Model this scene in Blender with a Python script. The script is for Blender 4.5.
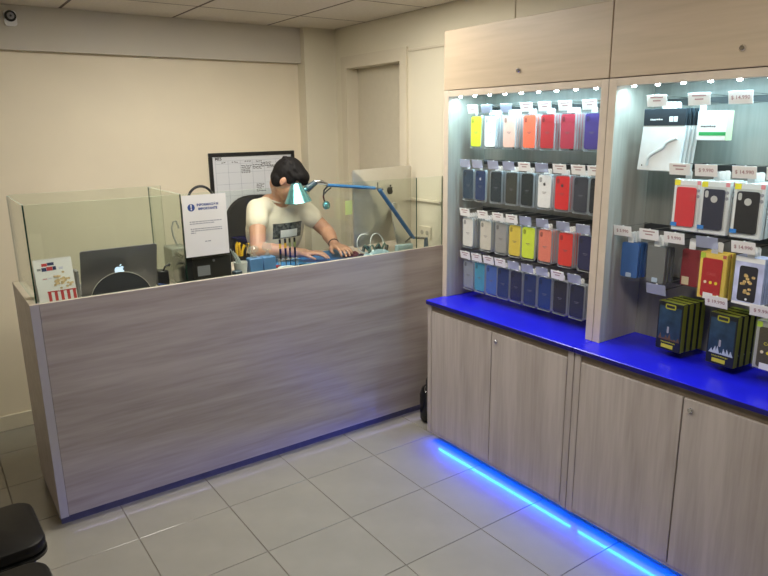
import bpy, math, random
from mathutils import Vector, Matrix

for o in list(bpy.data.objects): bpy.data.objects.remove(o)
sc = bpy.context.scene
col = sc.collection
R = math.radians
random.seed(7)

# ------------------------------------------------------------------ camera
def camera():
    yaw, pitch, roll, F = 0.61478, 0.242768, -0.01298, 656.51
    cy, sy, cp, sp = math.cos(yaw), math.sin(yaw), math.cos(pitch), math.sin(pitch)
    f = Vector((sy*cp, cy*cp, -sp)); r = Vector((cy, -sy, 0)); u = r.cross(f)
    r2 = r*math.cos(roll) + u*math.sin(roll); u2 = u*math.cos(roll) - r*math.sin(roll)
    cd = bpy.data.cameras.new('camera'); cd.sensor_width = 36; cd.lens = F*36/768
    cd.clip_start = 0.05
    co = bpy.data.objects.new('camera', cd); col.objects.link(co)
    m = Matrix.Identity(4)
    for i in range(3):
        m[i][0] = r2[i]; m[i][1] = u2[i]; m[i][2] = -f[i]
    m[0][3], m[1][3], m[2][3] = 0, 0, 1.674
    co.matrix_world = m
    sc.camera = co
camera()

# ------------------------------------------------------------------ world, lights, exposure
CEIL = 2.30
w = bpy.data.worlds.new('world'); sc.world = w; w.use_nodes = True
w.node_tree.nodes['Background'].inputs[0].default_value = (1.0, 0.93, 0.84, 1)
w.node_tree.nodes['Background'].inputs[1].default_value = 0.055
PANEL_POWER = [14.5, 5.5, 13.0]   # watts of each ceiling panel
PANELS = [(1, 1), (1, 0), (4, 1)]    # grid cells of the ceiling that hold a light panel (row, column)
BAY_POWER = 5.0             # white strip over each display bay
BLUE_POWER = 6.0            # blue strip below each cabinet
sc.view_settings.view_transform = 'Standard'
sc.view_settings.look = 'None'
sc.view_settings.exposure = 0.0
sc.view_settings.gamma = 1.0
sc.view_settings.use_curve_mapping = False

# ------------------------------------------------------------------ materials
MATS = {}
def new_mat(name):
    m = bpy.data.materials.new(name); m.use_nodes = True
    MATS[name] = m
    nt = m.node_tree
    return m, nt, nt.nodes['Principled BSDF']
def plain(name, rgb, rough=.5, metal=0, spec=.5, var=0.0, scale=30, bump=0, coat=0):
    """flat colour with a faint procedural mottling"""
    if name in MATS: return MATS[name]
    m, nt, b = new_mat(name)
    b.inputs['Roughness'].default_value = rough; b.inputs['Metallic'].default_value = metal
    b.inputs['Specular IOR Level'].default_value = spec
    b.inputs['Coat Weight'].default_value = coat; b.inputs['Coat Roughness'].default_value = .03
    b.inputs['Base Color'].default_value = (*rgb, 1)
    if var or bump:
        tc = nt.nodes.new('ShaderNodeTexCoord'); n = nt.nodes.new('ShaderNodeTexNoise')
        n.inputs['Scale'].default_value = scale; n.inputs['Detail'].default_value = 4
        nt.links.new(tc.outputs['Object'], n.inputs['Vector'])
        if var:
            r = nt.nodes.new('ShaderNodeValToRGB')
            r.color_ramp.elements[0].position = .3; r.color_ramp.elements[1].position = .7
            r.color_ramp.elements[0].color = (*[c*(1-var) for c in rgb], 1)
            r.color_ramp.elements[1].color = (*[min(1, c*(1+var)) for c in rgb], 1)
            nt.links.new(n.outputs['Fac'], r.inputs['Fac']); nt.links.new(r.outputs['Color'], b.inputs['Base Color'])
        if bump:
            bp = nt.nodes.new('ShaderNodeBump'); bp.inputs['Strength'].default_value = bump; bp.inputs['Distance'].default_value = .002
            nt.links.new(n.outputs['Fac'], bp.inputs['Height']); nt.links.new(bp.outputs['Normal'], b.inputs['Normal'])
    return m
def wood(name, dark, light, axis, rough=.42, s=1.0):
    """laminate with long grain along one axis (0 x, 1 y, 2 z)"""
    m, nt, b = new_mat(name)
    tc = nt.nodes.new('ShaderNodeTexCoord'); mp = nt.nodes.new('ShaderNodeMapping')
    sc3 = [14*s, 14*s, 14*s]; sc3[axis] = .9*s
    mp.inputs['Scale'].default_value = sc3
    nt.links.new(tc.outputs['Object'], mp.inputs['Vector'])
    n1 = nt.nodes.new('ShaderNodeTexNoise'); n1.inputs['Scale'].default_value = 1.0; n1.inputs['Detail'].default_value = 6; n1.inputs['Distortion'].default_value = .6
    n2 = nt.nodes.new('ShaderNodeTexNoise'); n2.inputs['Scale'].default_value = 5.0; n2.inputs['Detail'].default_value = 4
    nt.links.new(mp.outputs['Vector'], n1.inputs['Vector']); nt.links.new(mp.outputs['Vector'], n2.inputs['Vector'])
    mx = nt.nodes.new('ShaderNodeMix'); mx.data_type = 'FLOAT'; mx.inputs[0].default_value = .35
    nt.links.new(n1.outputs['Fac'], mx.inputs[2]); nt.links.new(n2.outputs['Fac'], mx.inputs[3])
    r = nt.nodes.new('ShaderNodeValToRGB')
    r.color_ramp.elements[0].position = .36; r.color_ramp.elements[0].color = (*dark, 1)
    r.color_ramp.elements[1].position = .62; r.color_ramp.elements[1].color = (*light, 1)
    nt.links.new(mx.outputs[0], r.inputs['Fac']); nt.links.new(r.outputs['Color'], b.inputs['Base Color'])
    b.inputs['Roughness'].default_value = rough
    return m
def emit(name, rgb, strength):
    m, nt, b = new_mat(name)
    b.inputs['Base Color'].default_value = (*rgb, 1)
    b.inputs['Emission Color'].default_value = (*rgb, 1); b.inputs['Emission Strength'].default_value = strength
    return m
def clear(name, tint, gloss_rough=.03, haze=0.0, haze_col=(1, 1, 1), base=.035):
    """thin clear sheet: transmits with a tint, reflects by Fresnel"""
    m, nt, b = new_mat(name); nt.nodes.remove(b)
    out = nt.nodes['Material Output']
    tr = nt.nodes.new('ShaderNodeBsdfTransparent'); tr.inputs[0].default_value = (*tint, 1)
    gl = nt.nodes.new('ShaderNodeBsdfGlossy'); gl.inputs['Roughness'].default_value = gloss_rough
    gl.inputs['Color'].default_value = (1, 1, 1, 1)
    lw = nt.nodes.new('ShaderNodeLayerWeight'); lw.inputs['Blend'].default_value = .5
    pw = nt.nodes.new('ShaderNodeMath'); pw.operation = 'POWER'; pw.inputs[1].default_value = 5
    fr = nt.nodes.new('ShaderNodeMath'); fr.operation = 'MULTIPLY_ADD'; fr.inputs[1].default_value = .9; fr.inputs[2].default_value = base
    nt.links.new(lw.outputs['Facing'], pw.inputs[0]); nt.links.new(pw.outputs[0], fr.inputs[0])
    mx = nt.nodes.new('ShaderNodeMixShader')
    nt.links.new(fr.outputs[0], mx.inputs[0]); nt.links.new(tr.outputs[0], mx.inputs[1]); nt.links.new(gl.outputs[0], mx.inputs[2])
    last = mx
    if haze:
        df = nt.nodes.new('ShaderNodeBsdfDiffuse'); df.inputs[0].default_value = (*haze_col, 1)
        m2 = nt.nodes.new('ShaderNodeMixShader'); m2.inputs[0].default_value = haze
        nt.links.new(mx.outputs[0], m2.inputs[1]); nt.links.new(df.outputs[0], m2.inputs[2]); last = m2
    nt.links.new(last.outputs[0], out.inputs[0])
    return m

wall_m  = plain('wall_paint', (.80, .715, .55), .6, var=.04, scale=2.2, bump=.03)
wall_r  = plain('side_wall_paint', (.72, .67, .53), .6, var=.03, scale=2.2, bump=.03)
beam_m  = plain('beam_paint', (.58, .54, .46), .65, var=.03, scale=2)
trim_m  = plain('trim_paint', (.66, .60, .47), .45, var=.02, scale=4)
ceil_m  = plain('ceiling_tile', (.64, .59, .51), .85, var=.05, scale=60, bump=.25)
ceilg_m = plain('ceiling_joint', (.10, .07, .05), .7)
grout_m = plain('grout', (.16, .14, .11), .8)
floor_m = plain('floor_tile', (.285, .27, .235), .22, var=.05, scale=5, spec=.5, coat=.5)
wood_v  = wood('pale_wood_vertical', (.345, .30, .275), (.47, .42, .395), 2, .4)
wood_y  = wood('pale_wood_horizontal', (.43, .345, .245), (.50, .40, .29), 1, .4)
wood_c  = wood('counter_wood', (.305, .26, .257), (.425, .376, .376), 0, .33)  # greyish pink wood, cooled to carry a cast of blue strip light
wood_e  = plain('pale_edge', (.56, .48, .39), .4, var=.05, scale=20)
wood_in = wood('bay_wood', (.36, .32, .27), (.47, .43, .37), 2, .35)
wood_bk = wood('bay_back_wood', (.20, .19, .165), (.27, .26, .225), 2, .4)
recess_m = plain('rail_brown', (.20, .155, .11), .5, var=.1)
blue_top = plain('blue_acrylic', (.012, .012, .62), .22, var=.08, scale=6)
blue_edge = plain('blue_edge', (.006, .005, .16), .3)
kick_m  = plain('kick_board', (.10, .10, .16), .4, var=.1)
black_m = plain('black_plastic', (.012, .012, .013), .35)
blackg_m = plain('black_gloss', (.008, .008, .008), .16, var=.1)
blackf_m = plain('black_fabric', (.012, .012, .014), .9, bump=.4, scale=300)
white_m = plain('white_plastic', (.80, .80, .78), .4)
paper_m = plain('paper', (.82, .81, .78), .7, var=.02, scale=8)
chrome_m = plain('chrome', (.75, .75, .75), .15, metal=1)
alu_m   = plain('aluminium', (.62, .60, .55), .35, metal=.85, var=.02)
spacegrey_m = plain('space_grey', (.26, .26, .275), .42, metal=.6, var=.03)
rail_m  = plain('dark_rail', (.03, .03, .03), .4)
glass_m = clear('shop_glass', (.955, .98, .955), .01)
gedge_m = plain('glass_edge', (.015, .07, .045), .15)
gtop_m  = plain('glass_top_edge', (.45, .55, .45), .15)
pack_m  = clear('clear_pack', (.97, .98, .985), .10, haze=.012, haze_col=(.85, .9, .95), base=.02)
tagclear_m = clear('clear_tag', (.85, .88, .95), .15, haze=.28, haze_col=(.72, .76, .95))
ink_m   = plain('ink', (.02, .02, .025), .6)
grey_ink = plain('grey_ink', (.33, .33, .36), .7)
blue_ink = plain('blue_ink', (.035, .08, .28), .6)
red_ink = plain('red_ink', (.5, .10, .08), .6)
tag_ink = plain('tag_ink', (.42, .26, .26), .6)
led_white = emit('led_white', (.85, .95, 1.0), 30)
led_blue = emit('led_blue', (.0, .40, 1.0), 14)
led_dim = emit('led_dim', (.55, .5, 1.0), 12)
panel_m = emit('light_panel', (1.0, .95, .85), 9.0)

# ------------------------------------------------------------------ mesh helpers
class MB:
    def __init__(s): s.v = []; s.f = []; s.mi = []; s.smooth = False
    def add(s, vs, fs, mi=0):
        o = len(s.v); s.v += [tuple(p) for p in vs]; s.f += [tuple(o+i for i in f) for f in fs]; s.mi += [mi]*len(fs); return s
    def box(s, x0, x1, y0, y1, z0, z1, mi=0):
        vs = [(x, y, z) for x in (x0, x1) for y in (y0, y1) for z in (z0, z1)]
        return s.add(vs, [(0,1,3,2),(4,6,7,5),(0,4,5,1),(2,3,7,6),(0,2,6,4),(1,5,7,3)], mi)
    def bbox(s, x0, x1, y0, y1, z0, z1, b=.004, mi=0):
        """box with bevelled edges"""
        vs = []; idx = {}
        X, Y, Z = (x0, x1), (y0, y1), (z0, z1)
        for i in (0, 1):
            for j in (0, 1):
                for k in (0, 1):
                    dx, dy, dz = (b, -b)[i], (b, -b)[j], (b, -b)[k]
                    for a in range(3):
                        p = [X[i]+dx, Y[j]+dy, Z[k]+dz]; p[a] = (X[i], Y[j], Z[k])[a]
                        idx[i, j, k, a] = len(vs); vs.append(p)
        fs = []
        for a in range(3):
            o = [c for c in range(3) if c != a]
            for e in (0, 1):
                q = []
                for (p1, p2) in ((0,0),(1,0),(1,1),(0,1)):
                    c = [0,0,0]; c[a] = e; c[o[0]] = p1; c[o[1]] = p2; q.append(idx[c[0], c[1], c[2], a])
                if (e == 0) == (a != 1): q.reverse()
                fs.append(q)
        for a in range(3):      # edges along axis a
            o = [c for c in range(3) if c != a]
            for e1 in (0, 1):
                for e2 in (0, 1):
                    q = []
                    for (t, ax) in ((0, o[0]), (1, o[0]), (1, o[1]), (0, o[1])):
                        c = [0,0,0]; c[a] = t; c[o[0]] = e1; c[o[1]] = e2; q.append(idx[c[0], c[1], c[2], ax])
                    fs.append(q)
        for i in (0, 1):
            for j in (0, 1):
                for k in (0, 1): fs.append([idx[i, j, k, a] for a in range(3)])
        return s.add(vs, fs, mi)
    def prism(s, poly, h0, h1, plane='xy', mi=0):
        """polygon extruded along the missing axis"""
        n = len(poly)
        def P(a, b, h): return {'xy': (a, b, h), 'yz': (h, a, b), 'xz': (a, h, b)}[plane]
        vs = [P(a, b, h0) for a, b in poly] + [P(a, b, h1) for a, b in poly]
        fs = [tuple(range(n))[::-1], tuple(range(n, 2*n))] + [(i, (i+1) % n, n+(i+1) % n, n+i) for i in range(n)]
        return s.add(vs, fs, mi)
    def tube(s, pts, r, n=8, mi=0, cap=True):
        pts = [Vector(p) for p in pts]; rs = r if isinstance(r, (list, tuple)) else [r]*len(pts)
        vs = []; fs = []; up = None
        for i, p in enumerate(pts):
            t = (pts[min(i+1, len(pts)-1)] - pts[max(i-1, 0)]).normalized()
            if up is None:
                a = Vector((0, 0, 1)) if abs(t.z) < .9 else Vector((1, 0, 0)); up = t.cross(a).normalized()
            else:
                up = (up - t*up.dot(t)); up = up.normalized() if up.length > 1e-6 else t.orthogonal().normalized()
            v = t.cross(up)
            for k in range(n):
                a = 2*math.pi*k/n; vs.append(p + (up*math.cos(a) + v*math.sin(a))*rs[i])
        for i in range(len(pts)-1):
            for k in range(n): fs.append((i*n+k, i*n+(k+1) % n, (i+1)*n+(k+1) % n, (i+1)*n+k))
        if cap: fs += [tuple(range(n))[::-1], tuple(range((len(pts)-1)*n, len(pts)*n))]
        return s.add(vs, fs, mi)
    def lathe(s, prof, n=24, c=(0, 0, 0), ax=None, mi=0):
        """profile of (radius, height) turned about an axis through c"""
        ax = Vector(ax).normalized() if ax else Vector((0, 0, 1)); u = ax.orthogonal().normalized(); v = ax.cross(u); c = Vector(c)
        vs = []; fs = []
        for (r, h) in prof:
            for k in range(n):
                a = 2*math.pi*k/n; vs.append(c + ax*h + (u*math.cos(a)+v*math.sin(a))*r)
        for i in range(len(prof)-1):
            for k in range(n): fs.append((i*n+k, i*n+(k+1) % n, (i+1)*n+(k+1) % n, (i+1)*n+k))
        fs += [tuple(range(n))[::-1], tuple(range((len(prof)-1)*n, len(prof)*n))]
        return s.add(vs, fs, mi)
    def ball(s, c, r, n=12, m=8, mi=0):
        c = Vector(c); r = Vector(r) if not isinstance(r, (int, float)) else Vector((r, r, r))
        vs = [(c.x, c.y, c.z-r.z)]; fs = []
        for i in range(1, m):
            t = math.pi*i/m
            for k in range(n):
                a = 2*math.pi*k/n; vs.append((c.x+r.x*math.sin(t)*math.cos(a), c.y+r.y*math.sin(t)*math.sin(a), c.z-r.z*math.cos(t)))
        vs.append((c.x, c.y, c.z+r.z)); L = len(vs)-1
        for k in range(n):
            fs.append((0, 1+(k+1) % n, 1+k)); fs.append((L, 1+(m-2)*n+k, 1+(m-2)*n+(k+1) % n))
        for i in range(m-2):
            for k in range(n): fs.append((1+i*n+k, 1+i*n+(k+1) % n, 1+(i+1)*n+(k+1) % n, 1+(i+1)*n+k))
        return s.add(vs, fs, mi)
    def mesh(s, name, mat, smooth=False):
        me = bpy.data.meshes.new(name); me.from_pydata(s.v, [], s.f)
        for m in (mat if isinstance(mat, (list, tuple)) else [mat]): me.materials.append(m)
        for p, i in zip(me.polygons, s.mi): p.material_index = i
        import bmesh
        bm = bmesh.new(); bm.from_mesh(me); bmesh.ops.recalc_face_normals(bm, faces=bm.faces); bm.to_mesh(me); bm.free()
        if smooth:
            for p in me.polygons: p.use_smooth = True
            try: me.set_sharp_from_angle(angle=R(40))
            except Exception: pass
        return me
    def build(s, name, mat, parent=None, smooth=False, loc=(0, 0, 0), rot=(0, 0, 0)):
        return link(name, s.mesh(name, mat, smooth), parent, loc, rot)
def link(name, me, parent=None, loc=(0, 0, 0), rot=(0, 0, 0)):
    o = bpy.data.objects.new(name, me); col.objects.link(o); o.parent = parent; o.location = loc; o.rotation_euler = rot
    return o
def tag(o, label, cat, group=None):
    o['label'] = label; o['category'] = cat
    if group: o['group'] = group
    return o
def thing(name, label, cat, loc=(0, 0, 0), rotz=0, group=None):
    o = bpy.data.objects.new(name, None); col.objects.link(o); o.location = loc; o.rotation_euler = (0, 0, rotz)
    o.empty_display_size = .05
    return tag(o, label, cat, group)
def struct(o): o['kind'] = 'structure'; return o
def rrect(w, h, r, n=4, cx=0, cy=0):
    pts = []
    for (sx, sy, a0) in ((1, 1, 0), (-1, 1, 90), (-1, -1, 180), (1, -1, 270)):
        for k in range(n+1):
            a = R(a0+90*k/n); pts.append((cx+sx*(w/2-r)+r*math.cos(a), cy+sy*(h/2-r)+r*math.sin(a)))
    return pts
def text_mesh(name, s, size, mat, align='CENTER', extrude=.0003, bold=0.0):
    """flat lettering in its local xy plane, turned into a mesh"""
    cu = bpy.data.curves.new(name, 'FONT'); cu.body = s; cu.size = size; cu.align_x = align; cu.align_y = 'CENTER'
    cu.extrude = extrude; cu.resolution_u = 2; cu.offset = bold
    o = bpy.data.objects.new(name, cu); col.objects.link(o)
    dg = bpy.context.evaluated_depsgraph_get(); dg.update()
    me = bpy.data.meshes.new_from_object(o.evaluated_get(dg)); bpy.data.objects.remove(o)
    me.materials.clear(); me.materials.append(mat)
    return me
FACE_X = (R(90), 0, R(-90))    # lettering read from the -x side
FACE_Y = (R(90), 0, 0)         # lettering read from the -y side
def apple_poly(h):
    """bitten-fruit emblem outlines (body, leaf), height h, centred"""
    b = [(0,-.38),(.10,-.42),(.20,-.42),(.30,-.32),(.37,-.18),(.40,-.08),(.30,-.01),(.27,.10),(.31,.20),(.38,.25),
         (.30,.33),(.18,.36),(.08,.33),(0,.30),(-.08,.33),(-.20,.36),(-.32,.30),(-.40,.17),(-.41,.02),(-.37,-.16),(-.28,-.34),(-.18,-.43),(-.10,-.42)]
    l = [(.0,.38),(.02,.50),(.10,.58),(.17,.60),(.16,.50),(.10,.41)]
    return [(x*h, y*h) for x, y in b], [(x*h, y*h) for x, y in l]

# ================================================================== THE ROOM
XL, XR, YF, YB = -1.6, 2.45, -1.5, 4.10
# floor: dark grout bed and one object for each tile
fl = struct(MB().box(XL-.1, XR+.1, YF, YB+.1, -.05, -.003).build('floor', grout_m))
TP = .4; tx0, ty0 = 1.35, 2.586
def clip_cells(x0, y0, p, xa, xb, ya, yb):
    i0 = math.floor((xa-x0)/p); i1 = math.ceil((xb-x0)/p); j0 = math.floor((ya-y0)/p); j1 = math.ceil((yb-y0)/p)
    for i in range(i0, i1):
        for j in range(j0, j1):
            a, b = max(xa, x0+i*p), min(xb, x0+(i+1)*p); c, d = max(ya, y0+j*p), min(yb, y0+(j+1)*p)
            if b-a > .03 and d-c > .03: yield i, j, a, b, c, d
tile_cache = {}
for i, j, a, b, c, d in clip_cells(tx0, ty0, TP, XL, XR, YF, YB):
    key = (round(b-a, 3), round(d-c, 3)); g = .0016
    if key not in tile_cache:
        tile_cache[key] = MB().bbox(g, b-a-g, g, d-c-g, -.008, 0, .0012).mesh('tile', floor_m)
    link('tile', tile_cache[key], fl, (a, c, 0))
# ceiling: dark grid and one object for each tile; some cells hold a light panel
ce = struct(MB().box(XL-.1, XR+.1, YF, YB+.1, CEIL+.001, CEIL+.06).build('ceiling', ceilg_m))
CP = .605; cx0, cy0 = 1.98, 3.625
cells = {}
for i, j, a, b, c, d in clip_cells(cx0, cy0, CP, XL, XR, YF, YB):
    cells[(-j-1, -i-1)] = (a, b, c, d); g = .008
    if (-j-1, -i-1) in PANELS: continue
    key = ('c', round(b-a, 3), round(d-c, 3))
    if key not in tile_cache:
        tile_cache[key] = MB().bbox(g, b-a-g, g, d-c-g, CEIL, CEIL+.012, .0008).mesh('ceiling_tile', ceil_m)
    link('ceiling_tile', tile_cache[key], ce, (a, c, 0))
PNAMES = ['above the middle of the counter', 'above the counter beside the display cabinets', 'above the floor in front of the display cabinets']
for n, key in enumerate(PANELS):
    a, b, c, d = cells[key]
    t = thing('ceiling_light', 'square flush ceiling light panel ' + PNAMES[n], 'ceiling light', ((a+b)/2, (c+d)/2, CEIL), 0, 'ceiling light panels')
    h = .2975
    fr = MB()
    for (x0, x1, y0, y1) in ((-h, h, -h, -h+.02), (-h, h, h-.02, h), (-h, -h+.02, -h+.02, h-.02), (h-.02, h, -h+.02, h-.02)): fr.box(x0, x1, y0, y1, -.004, .006)
    fr.build('frame', white_m, t)
    MB().box(-h+.02, h-.02, -h+.02, h-.02, .000, .006).build('diffuser', panel_m, t)
    ld = bpy.data.lights.new('panel_light', 'AREA'); ld.shape = 'SQUARE'; ld.size = .55; ld.energy = PANEL_POWER[n]; ld.color = (1.0, .94, .84)
    lo = link('panel_light', ld, t, (0, 0, -.006))
# walls
struct(MB().box(XL, XR+.3, YB, YB+.12, 0, CEIL+.006).build('wall_back', wall_m))
struct(MB().box(XL-.12, XL, YF, YB+.12, 0, CEIL+.006).build('wall_left', wall_m))
wr = MB().box(XR, XR+.12, YF, 3.25, 0, CEIL+.006).box(XR, XR+.12, 3.86, YB, 0, CEIL+.006).box(XR, XR+.12, 3.25, 3.86, 2.05, CEIL+.006)
struct(wr.build('wall_right', wall_r))
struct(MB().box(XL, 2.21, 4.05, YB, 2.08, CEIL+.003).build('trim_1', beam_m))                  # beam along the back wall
struct(MB().box(2.21, XR, 4.0, YB, 0, CEIL+.003).build('trim_2', wall_r))                      # corner pillar
struct(MB().bbox(XL, 2.21, 4.086, YB, 0, .09, .003).build('baseboard_back', trim_m))
struct(MB().bbox(XR-.012, XR, 2.56, 3.18, 0, .09, .003).build('baseboard_right', trim_m))
struct(MB().bbox(XR-.008, XR, 2.5, 3.20, 2.085, 2.10, .002).build('trim_3', trim_m))           # thin ledge beside the door head
struct(MB().bbox(XR-.006, XR, 2.355, 2.365, 2.10, CEIL, .002).build('trim_4', trim_m))
# door in the side wall
dr = struct(MB().bbox(XR+.075, XR+.115, 3.262, 3.848, .006, 2.04, .002).build('door_1', plain('door_paint', (.60, .55, .43), .45, var=.02)))
fr = MB().box(XR-.016, XR+.001, 3.195, 3.262, 0, 2.115).box(XR-.016, XR+.001, 3.848, 3.915, 0, 2.115).box(XR-.016, XR+.001, 3.262, 3.848, 2.04, 2.115)
fr.box(XR+.001, XR+.118, 3.25, 3.262, 0, 2.05).box(XR+.001, XR+.118, 3.848, 3.86, 0, 2.05).box(XR+.001, XR+.118, 3.262, 3.848, 2.04, 2.05)
fr.build('door_frame', trim_m, dr)
MB().lathe([(.024, 0), (.024, .008), (.010, .012), (.010, .04), (.026, .05), (.026, .065), (.018, .072)], 14, (XR+.075, 3.32, 1.0), (-1, 0, 0)).build('door_knob', chrome_m, dr, True)

# ================================================================== DISPLAY CABINETS
def base_unit(y0, y1, label):
    """y0 low end, y1 high end along the wall"""
    t = thing('base_cabinet', label, 'cabinet', (2.07, y0, 0), 0, 'base cabinets under the blue worktops')
    L = y1-y0; xb = .375
    MB().box(.022, xb, .002, L-.002, .072, .777).build('carcass', wood_v, t)
    MB().bbox(0, .022, .002, .032, .065, .777, .0015).build('stile', wood_v, t)
    MB().bbox(0, .022, L-.032, L-.002, .065, .777, .0015).build('stile', wood_v, t)
    MB().box(.006, .0215, .033, L-.033, .745, .777).build('top_rail', recess_m, t)
    MB().box(.004, .0215, .033, L-.033, .066, .079).build('bottom_rail', wood_v, t)
    mid = L/2
    for k, (a, b) in enumerate(((.035, mid-.0025), (mid+.0025, L-.035))):
        d = MB().bbox(0, .020, a, b, .081, .743, .0015).build('door', wood_v, t)
        if k == 0:
            yk = b-.028
            MB().lathe([(.011, 0), (.011, .004), (.008, .008)], 14, (0, yk, .705), (-1, 0, 0)).build('cam_lock', chrome_m, d, True)
    MB().box(.115, .13, .002, L-.002, 0, .072).build('kick_board', kick_m, t)
    for (a, b) in ((.002, .02), (L-.02, L-.002)): MB().box(.13, xb, a, b, 0, .072).build('plinth', kick_m, t)
    return t
def blue_strip(y0, y1, label):
    t = thing('led_strip', label, 'led strip', (2.147, y0, .0595), 0, 'blue light strips under the cabinets')
    L = y1-y0
    MB().box(-.006, .006, 0, L, .004, .0065).build('backing', white_m, t)
    d = MB(); n = int(L/.0165)
    for k in range(n):
        y = .008+k*(L-.016)/(n-1); d.box(-.003, .003, y-.0032, y+.0032, .0015, .004)
    o = d.build('led_chips', led_blue, t); o['kind'] = 'stuff'
    ld = bpy.data.lights.new('blue_light', 'AREA'); ld.shape = 'RECTANGLE'; ld.size = .012; ld.size_y = L; ld.energy = BLUE_POWER; ld.color = (.0, .055, 1.0)
    ld.spread = R(170)
    link('blue_light', ld, t, (-.008, L/2, -.0005), (0, R(80), 0))
def worktop(y0, y1, label):
    t = MB().bbox(0, .384, .0008, y1-y0-.0008, 0, .022, .0025)
    o = t.build('worktop', [blue_top, blue_edge])
    o.location = (2.058, y0, .778)
    for p in o.data.polygons:
        if p.normal.z < .5: p.material_index = 1
    return tag(o, label, 'worktop', 'blue worktops')
def upper_unit(y0, y1, label, lab_light, rails):
    """frame standing on the worktop: jambs, rail, back panel, closed locker above"""
    L = y1-y0; zb, zt, zd, ztop = .80, 1.805, 1.836, 2.108
    t = thing('display_cabinet', label, 'display cabinet', (2.185, y0, zb), 0, 'wall display cabinets')
    D = .255; J = .034
    MB().bbox(0, D, .001, J, 0, zd-zb-.003, .0012).build('side_panel', [wood_in], t)
    MB().bbox(0, D, L-J, L-.001, 0, zd-zb-.003, .0012).build('side_panel', [wood_in], t)
    MB().bbox(-.0025, 0, .001, J, 0, zd-zb-.003, .0006).build('edge_band', wood_e, t)
    MB().bbox(-.0025, 0, L-J, L-.001, 0, zd-zb-.003, .0006).build('edge_band', wood_e, t)
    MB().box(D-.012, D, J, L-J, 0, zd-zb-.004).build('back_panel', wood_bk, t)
    MB().bbox(-.0025, .022, J, L-J, zt-zb, zd-zb-.003, .0012).build('rail', wood_e, t)
    MB().box(.022, D-.012, J, L-J, zt-zb+.016, zd-zb-.003).build('bay_ceiling', wood_in, t)
    MB().box(.02, D, .001, L-.001, zd-zb, ztop-zb).build('locker_box', wood_y, t)
    d = MB().bbox(-.004, .018, .002, L-.002, zd-zb, ztop-zb, .0015).build('locker_door', wood_y, t)
    MB().lathe([(.011, 0), (.011, .005), (.0075, .010)], 16, (-.004, L/2-.018, 1.895-zb), (-1, 0, 0)).build('cam_lock', chrome_m, d, True)
    # white spot strip behind the rail
    for zz in rails: MB().bbox(D-.020, D-.012, J+.006, L-J-.006, zz-zb, zz-zb+.024, .002).build('hook_rail', rail_m, t)
    s = thing('spot_strip', lab_light, 'led strip', (2.185+.022, y0+J, zt), 0, 'white light strips of the display bays')
    W = L-2*J
    MB().box(.001, .022, .004, W-.004, .006, .0155).build('channel', alu_m, s)
    for k in range(9):
        y = W*(k+.5)/9
        MB().lathe([(.005, -.006), (.0085, -.003), (.0085, .0055)], 12, (.0115, y, 0)).build('spot', led_white, s, True)
    ld = bpy.data.lights.new('bay_light', 'AREA'); ld.shape = 'RECTANGLE'; ld.size = .016; ld.size_y = W-.04; ld.energy = BAY_POWER; ld.color = (.50, .86, 1.0)
    link('bay_light', ld, s, (.0115, W/2, -.008), (0, R(-14), 0))
Y0, Y1, Y2 = .665, 1.605, 2.545
base_unit(Y1, Y2, 'pale wood two-door base cabinet next to the reception counter')
base_unit(Y0, Y1, 'pale wood two-door base cabinet under the boxed phone cases')
blue_strip(Y1+.02, Y2-.02, 'glowing blue light strip under the cabinet next to the counter')
blue_strip(Y0+.02, Y1-.02, 'glowing blue light strip under the cabinet holding boxed cases')
worktop(Y1, Y2, 'bright blue worktop below the rows of coloured phone cases')
worktop(Y0, Y1, 'bright blue worktop below the boxed cases and cables')
upper_unit(Y1+.005, Y2+.015, 'pale wood display cabinet full of coloured phone cases', 'row of small white spotlights above the coloured phone cases', (1.730, 1.473, 1.232, 1.015))
upper_unit(Y0+.005, Y1+.004, 'pale wood display cabinet holding boxed cases and cables', 'row of small white spotlights above the boxed cases and cables', (1.735, 1.497, 1.250, 1.047))

# ================================================================== RECEPTION COUNTER
CX0, CX1, CY, CYB, RIM, DESK = .30, 2.445, 2.86, 3.38, .998, .955
t = thing('reception_counter', 'long greyish wood reception counter with purple-lit base', 'counter', (CX0, CY, 0))
W = CX1-CX0; D = CYB-CY
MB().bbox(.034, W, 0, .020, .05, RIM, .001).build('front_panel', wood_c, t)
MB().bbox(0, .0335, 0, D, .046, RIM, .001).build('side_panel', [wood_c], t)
MB().box(.0005, .033, -.0012, 0, .047, RIM-.001).build('edge_band', plain('blue_spill_edge', (.40, .38, .44), .4), t)  # pale edge, the blue strips' light on it tinted into its colour
MB().box(.001, .033, .0, D-.001, RIM-.0005, RIM+.0006).build('edge_band', wood_e, t)
MB().box(.035, W, .001, .019, RIM-.0005, RIM+.0006).build('edge_band', wood_e, t)
MB().box(.034, W, .021, D, DESK-.025, DESK-.0010).build('desk_top', wood_e, t)
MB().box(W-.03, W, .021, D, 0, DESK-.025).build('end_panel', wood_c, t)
MB().box(.006, W, .034, .05, 0, .05).build('kick_board', kick_m, t)
MB().box(.006, .03, .051, D-.01, 0, .046).build('kick_board', kick_m, t)
s = thing('led_strip', 'dim lilac light strip under the front of the counter', 'led strip', (CX0+.04, CY+.027, .051))
MB().box(0, W-.06, -.004, .004, .003, .006).build('backing', white_m, s)
d = MB()
for k in range(118): d.box(.01+k*.0172, .014+k*.0172, -.002, .002, .001, .003)
d.build('led_chips', led_dim, s)['kind'] = 'stuff'
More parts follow.
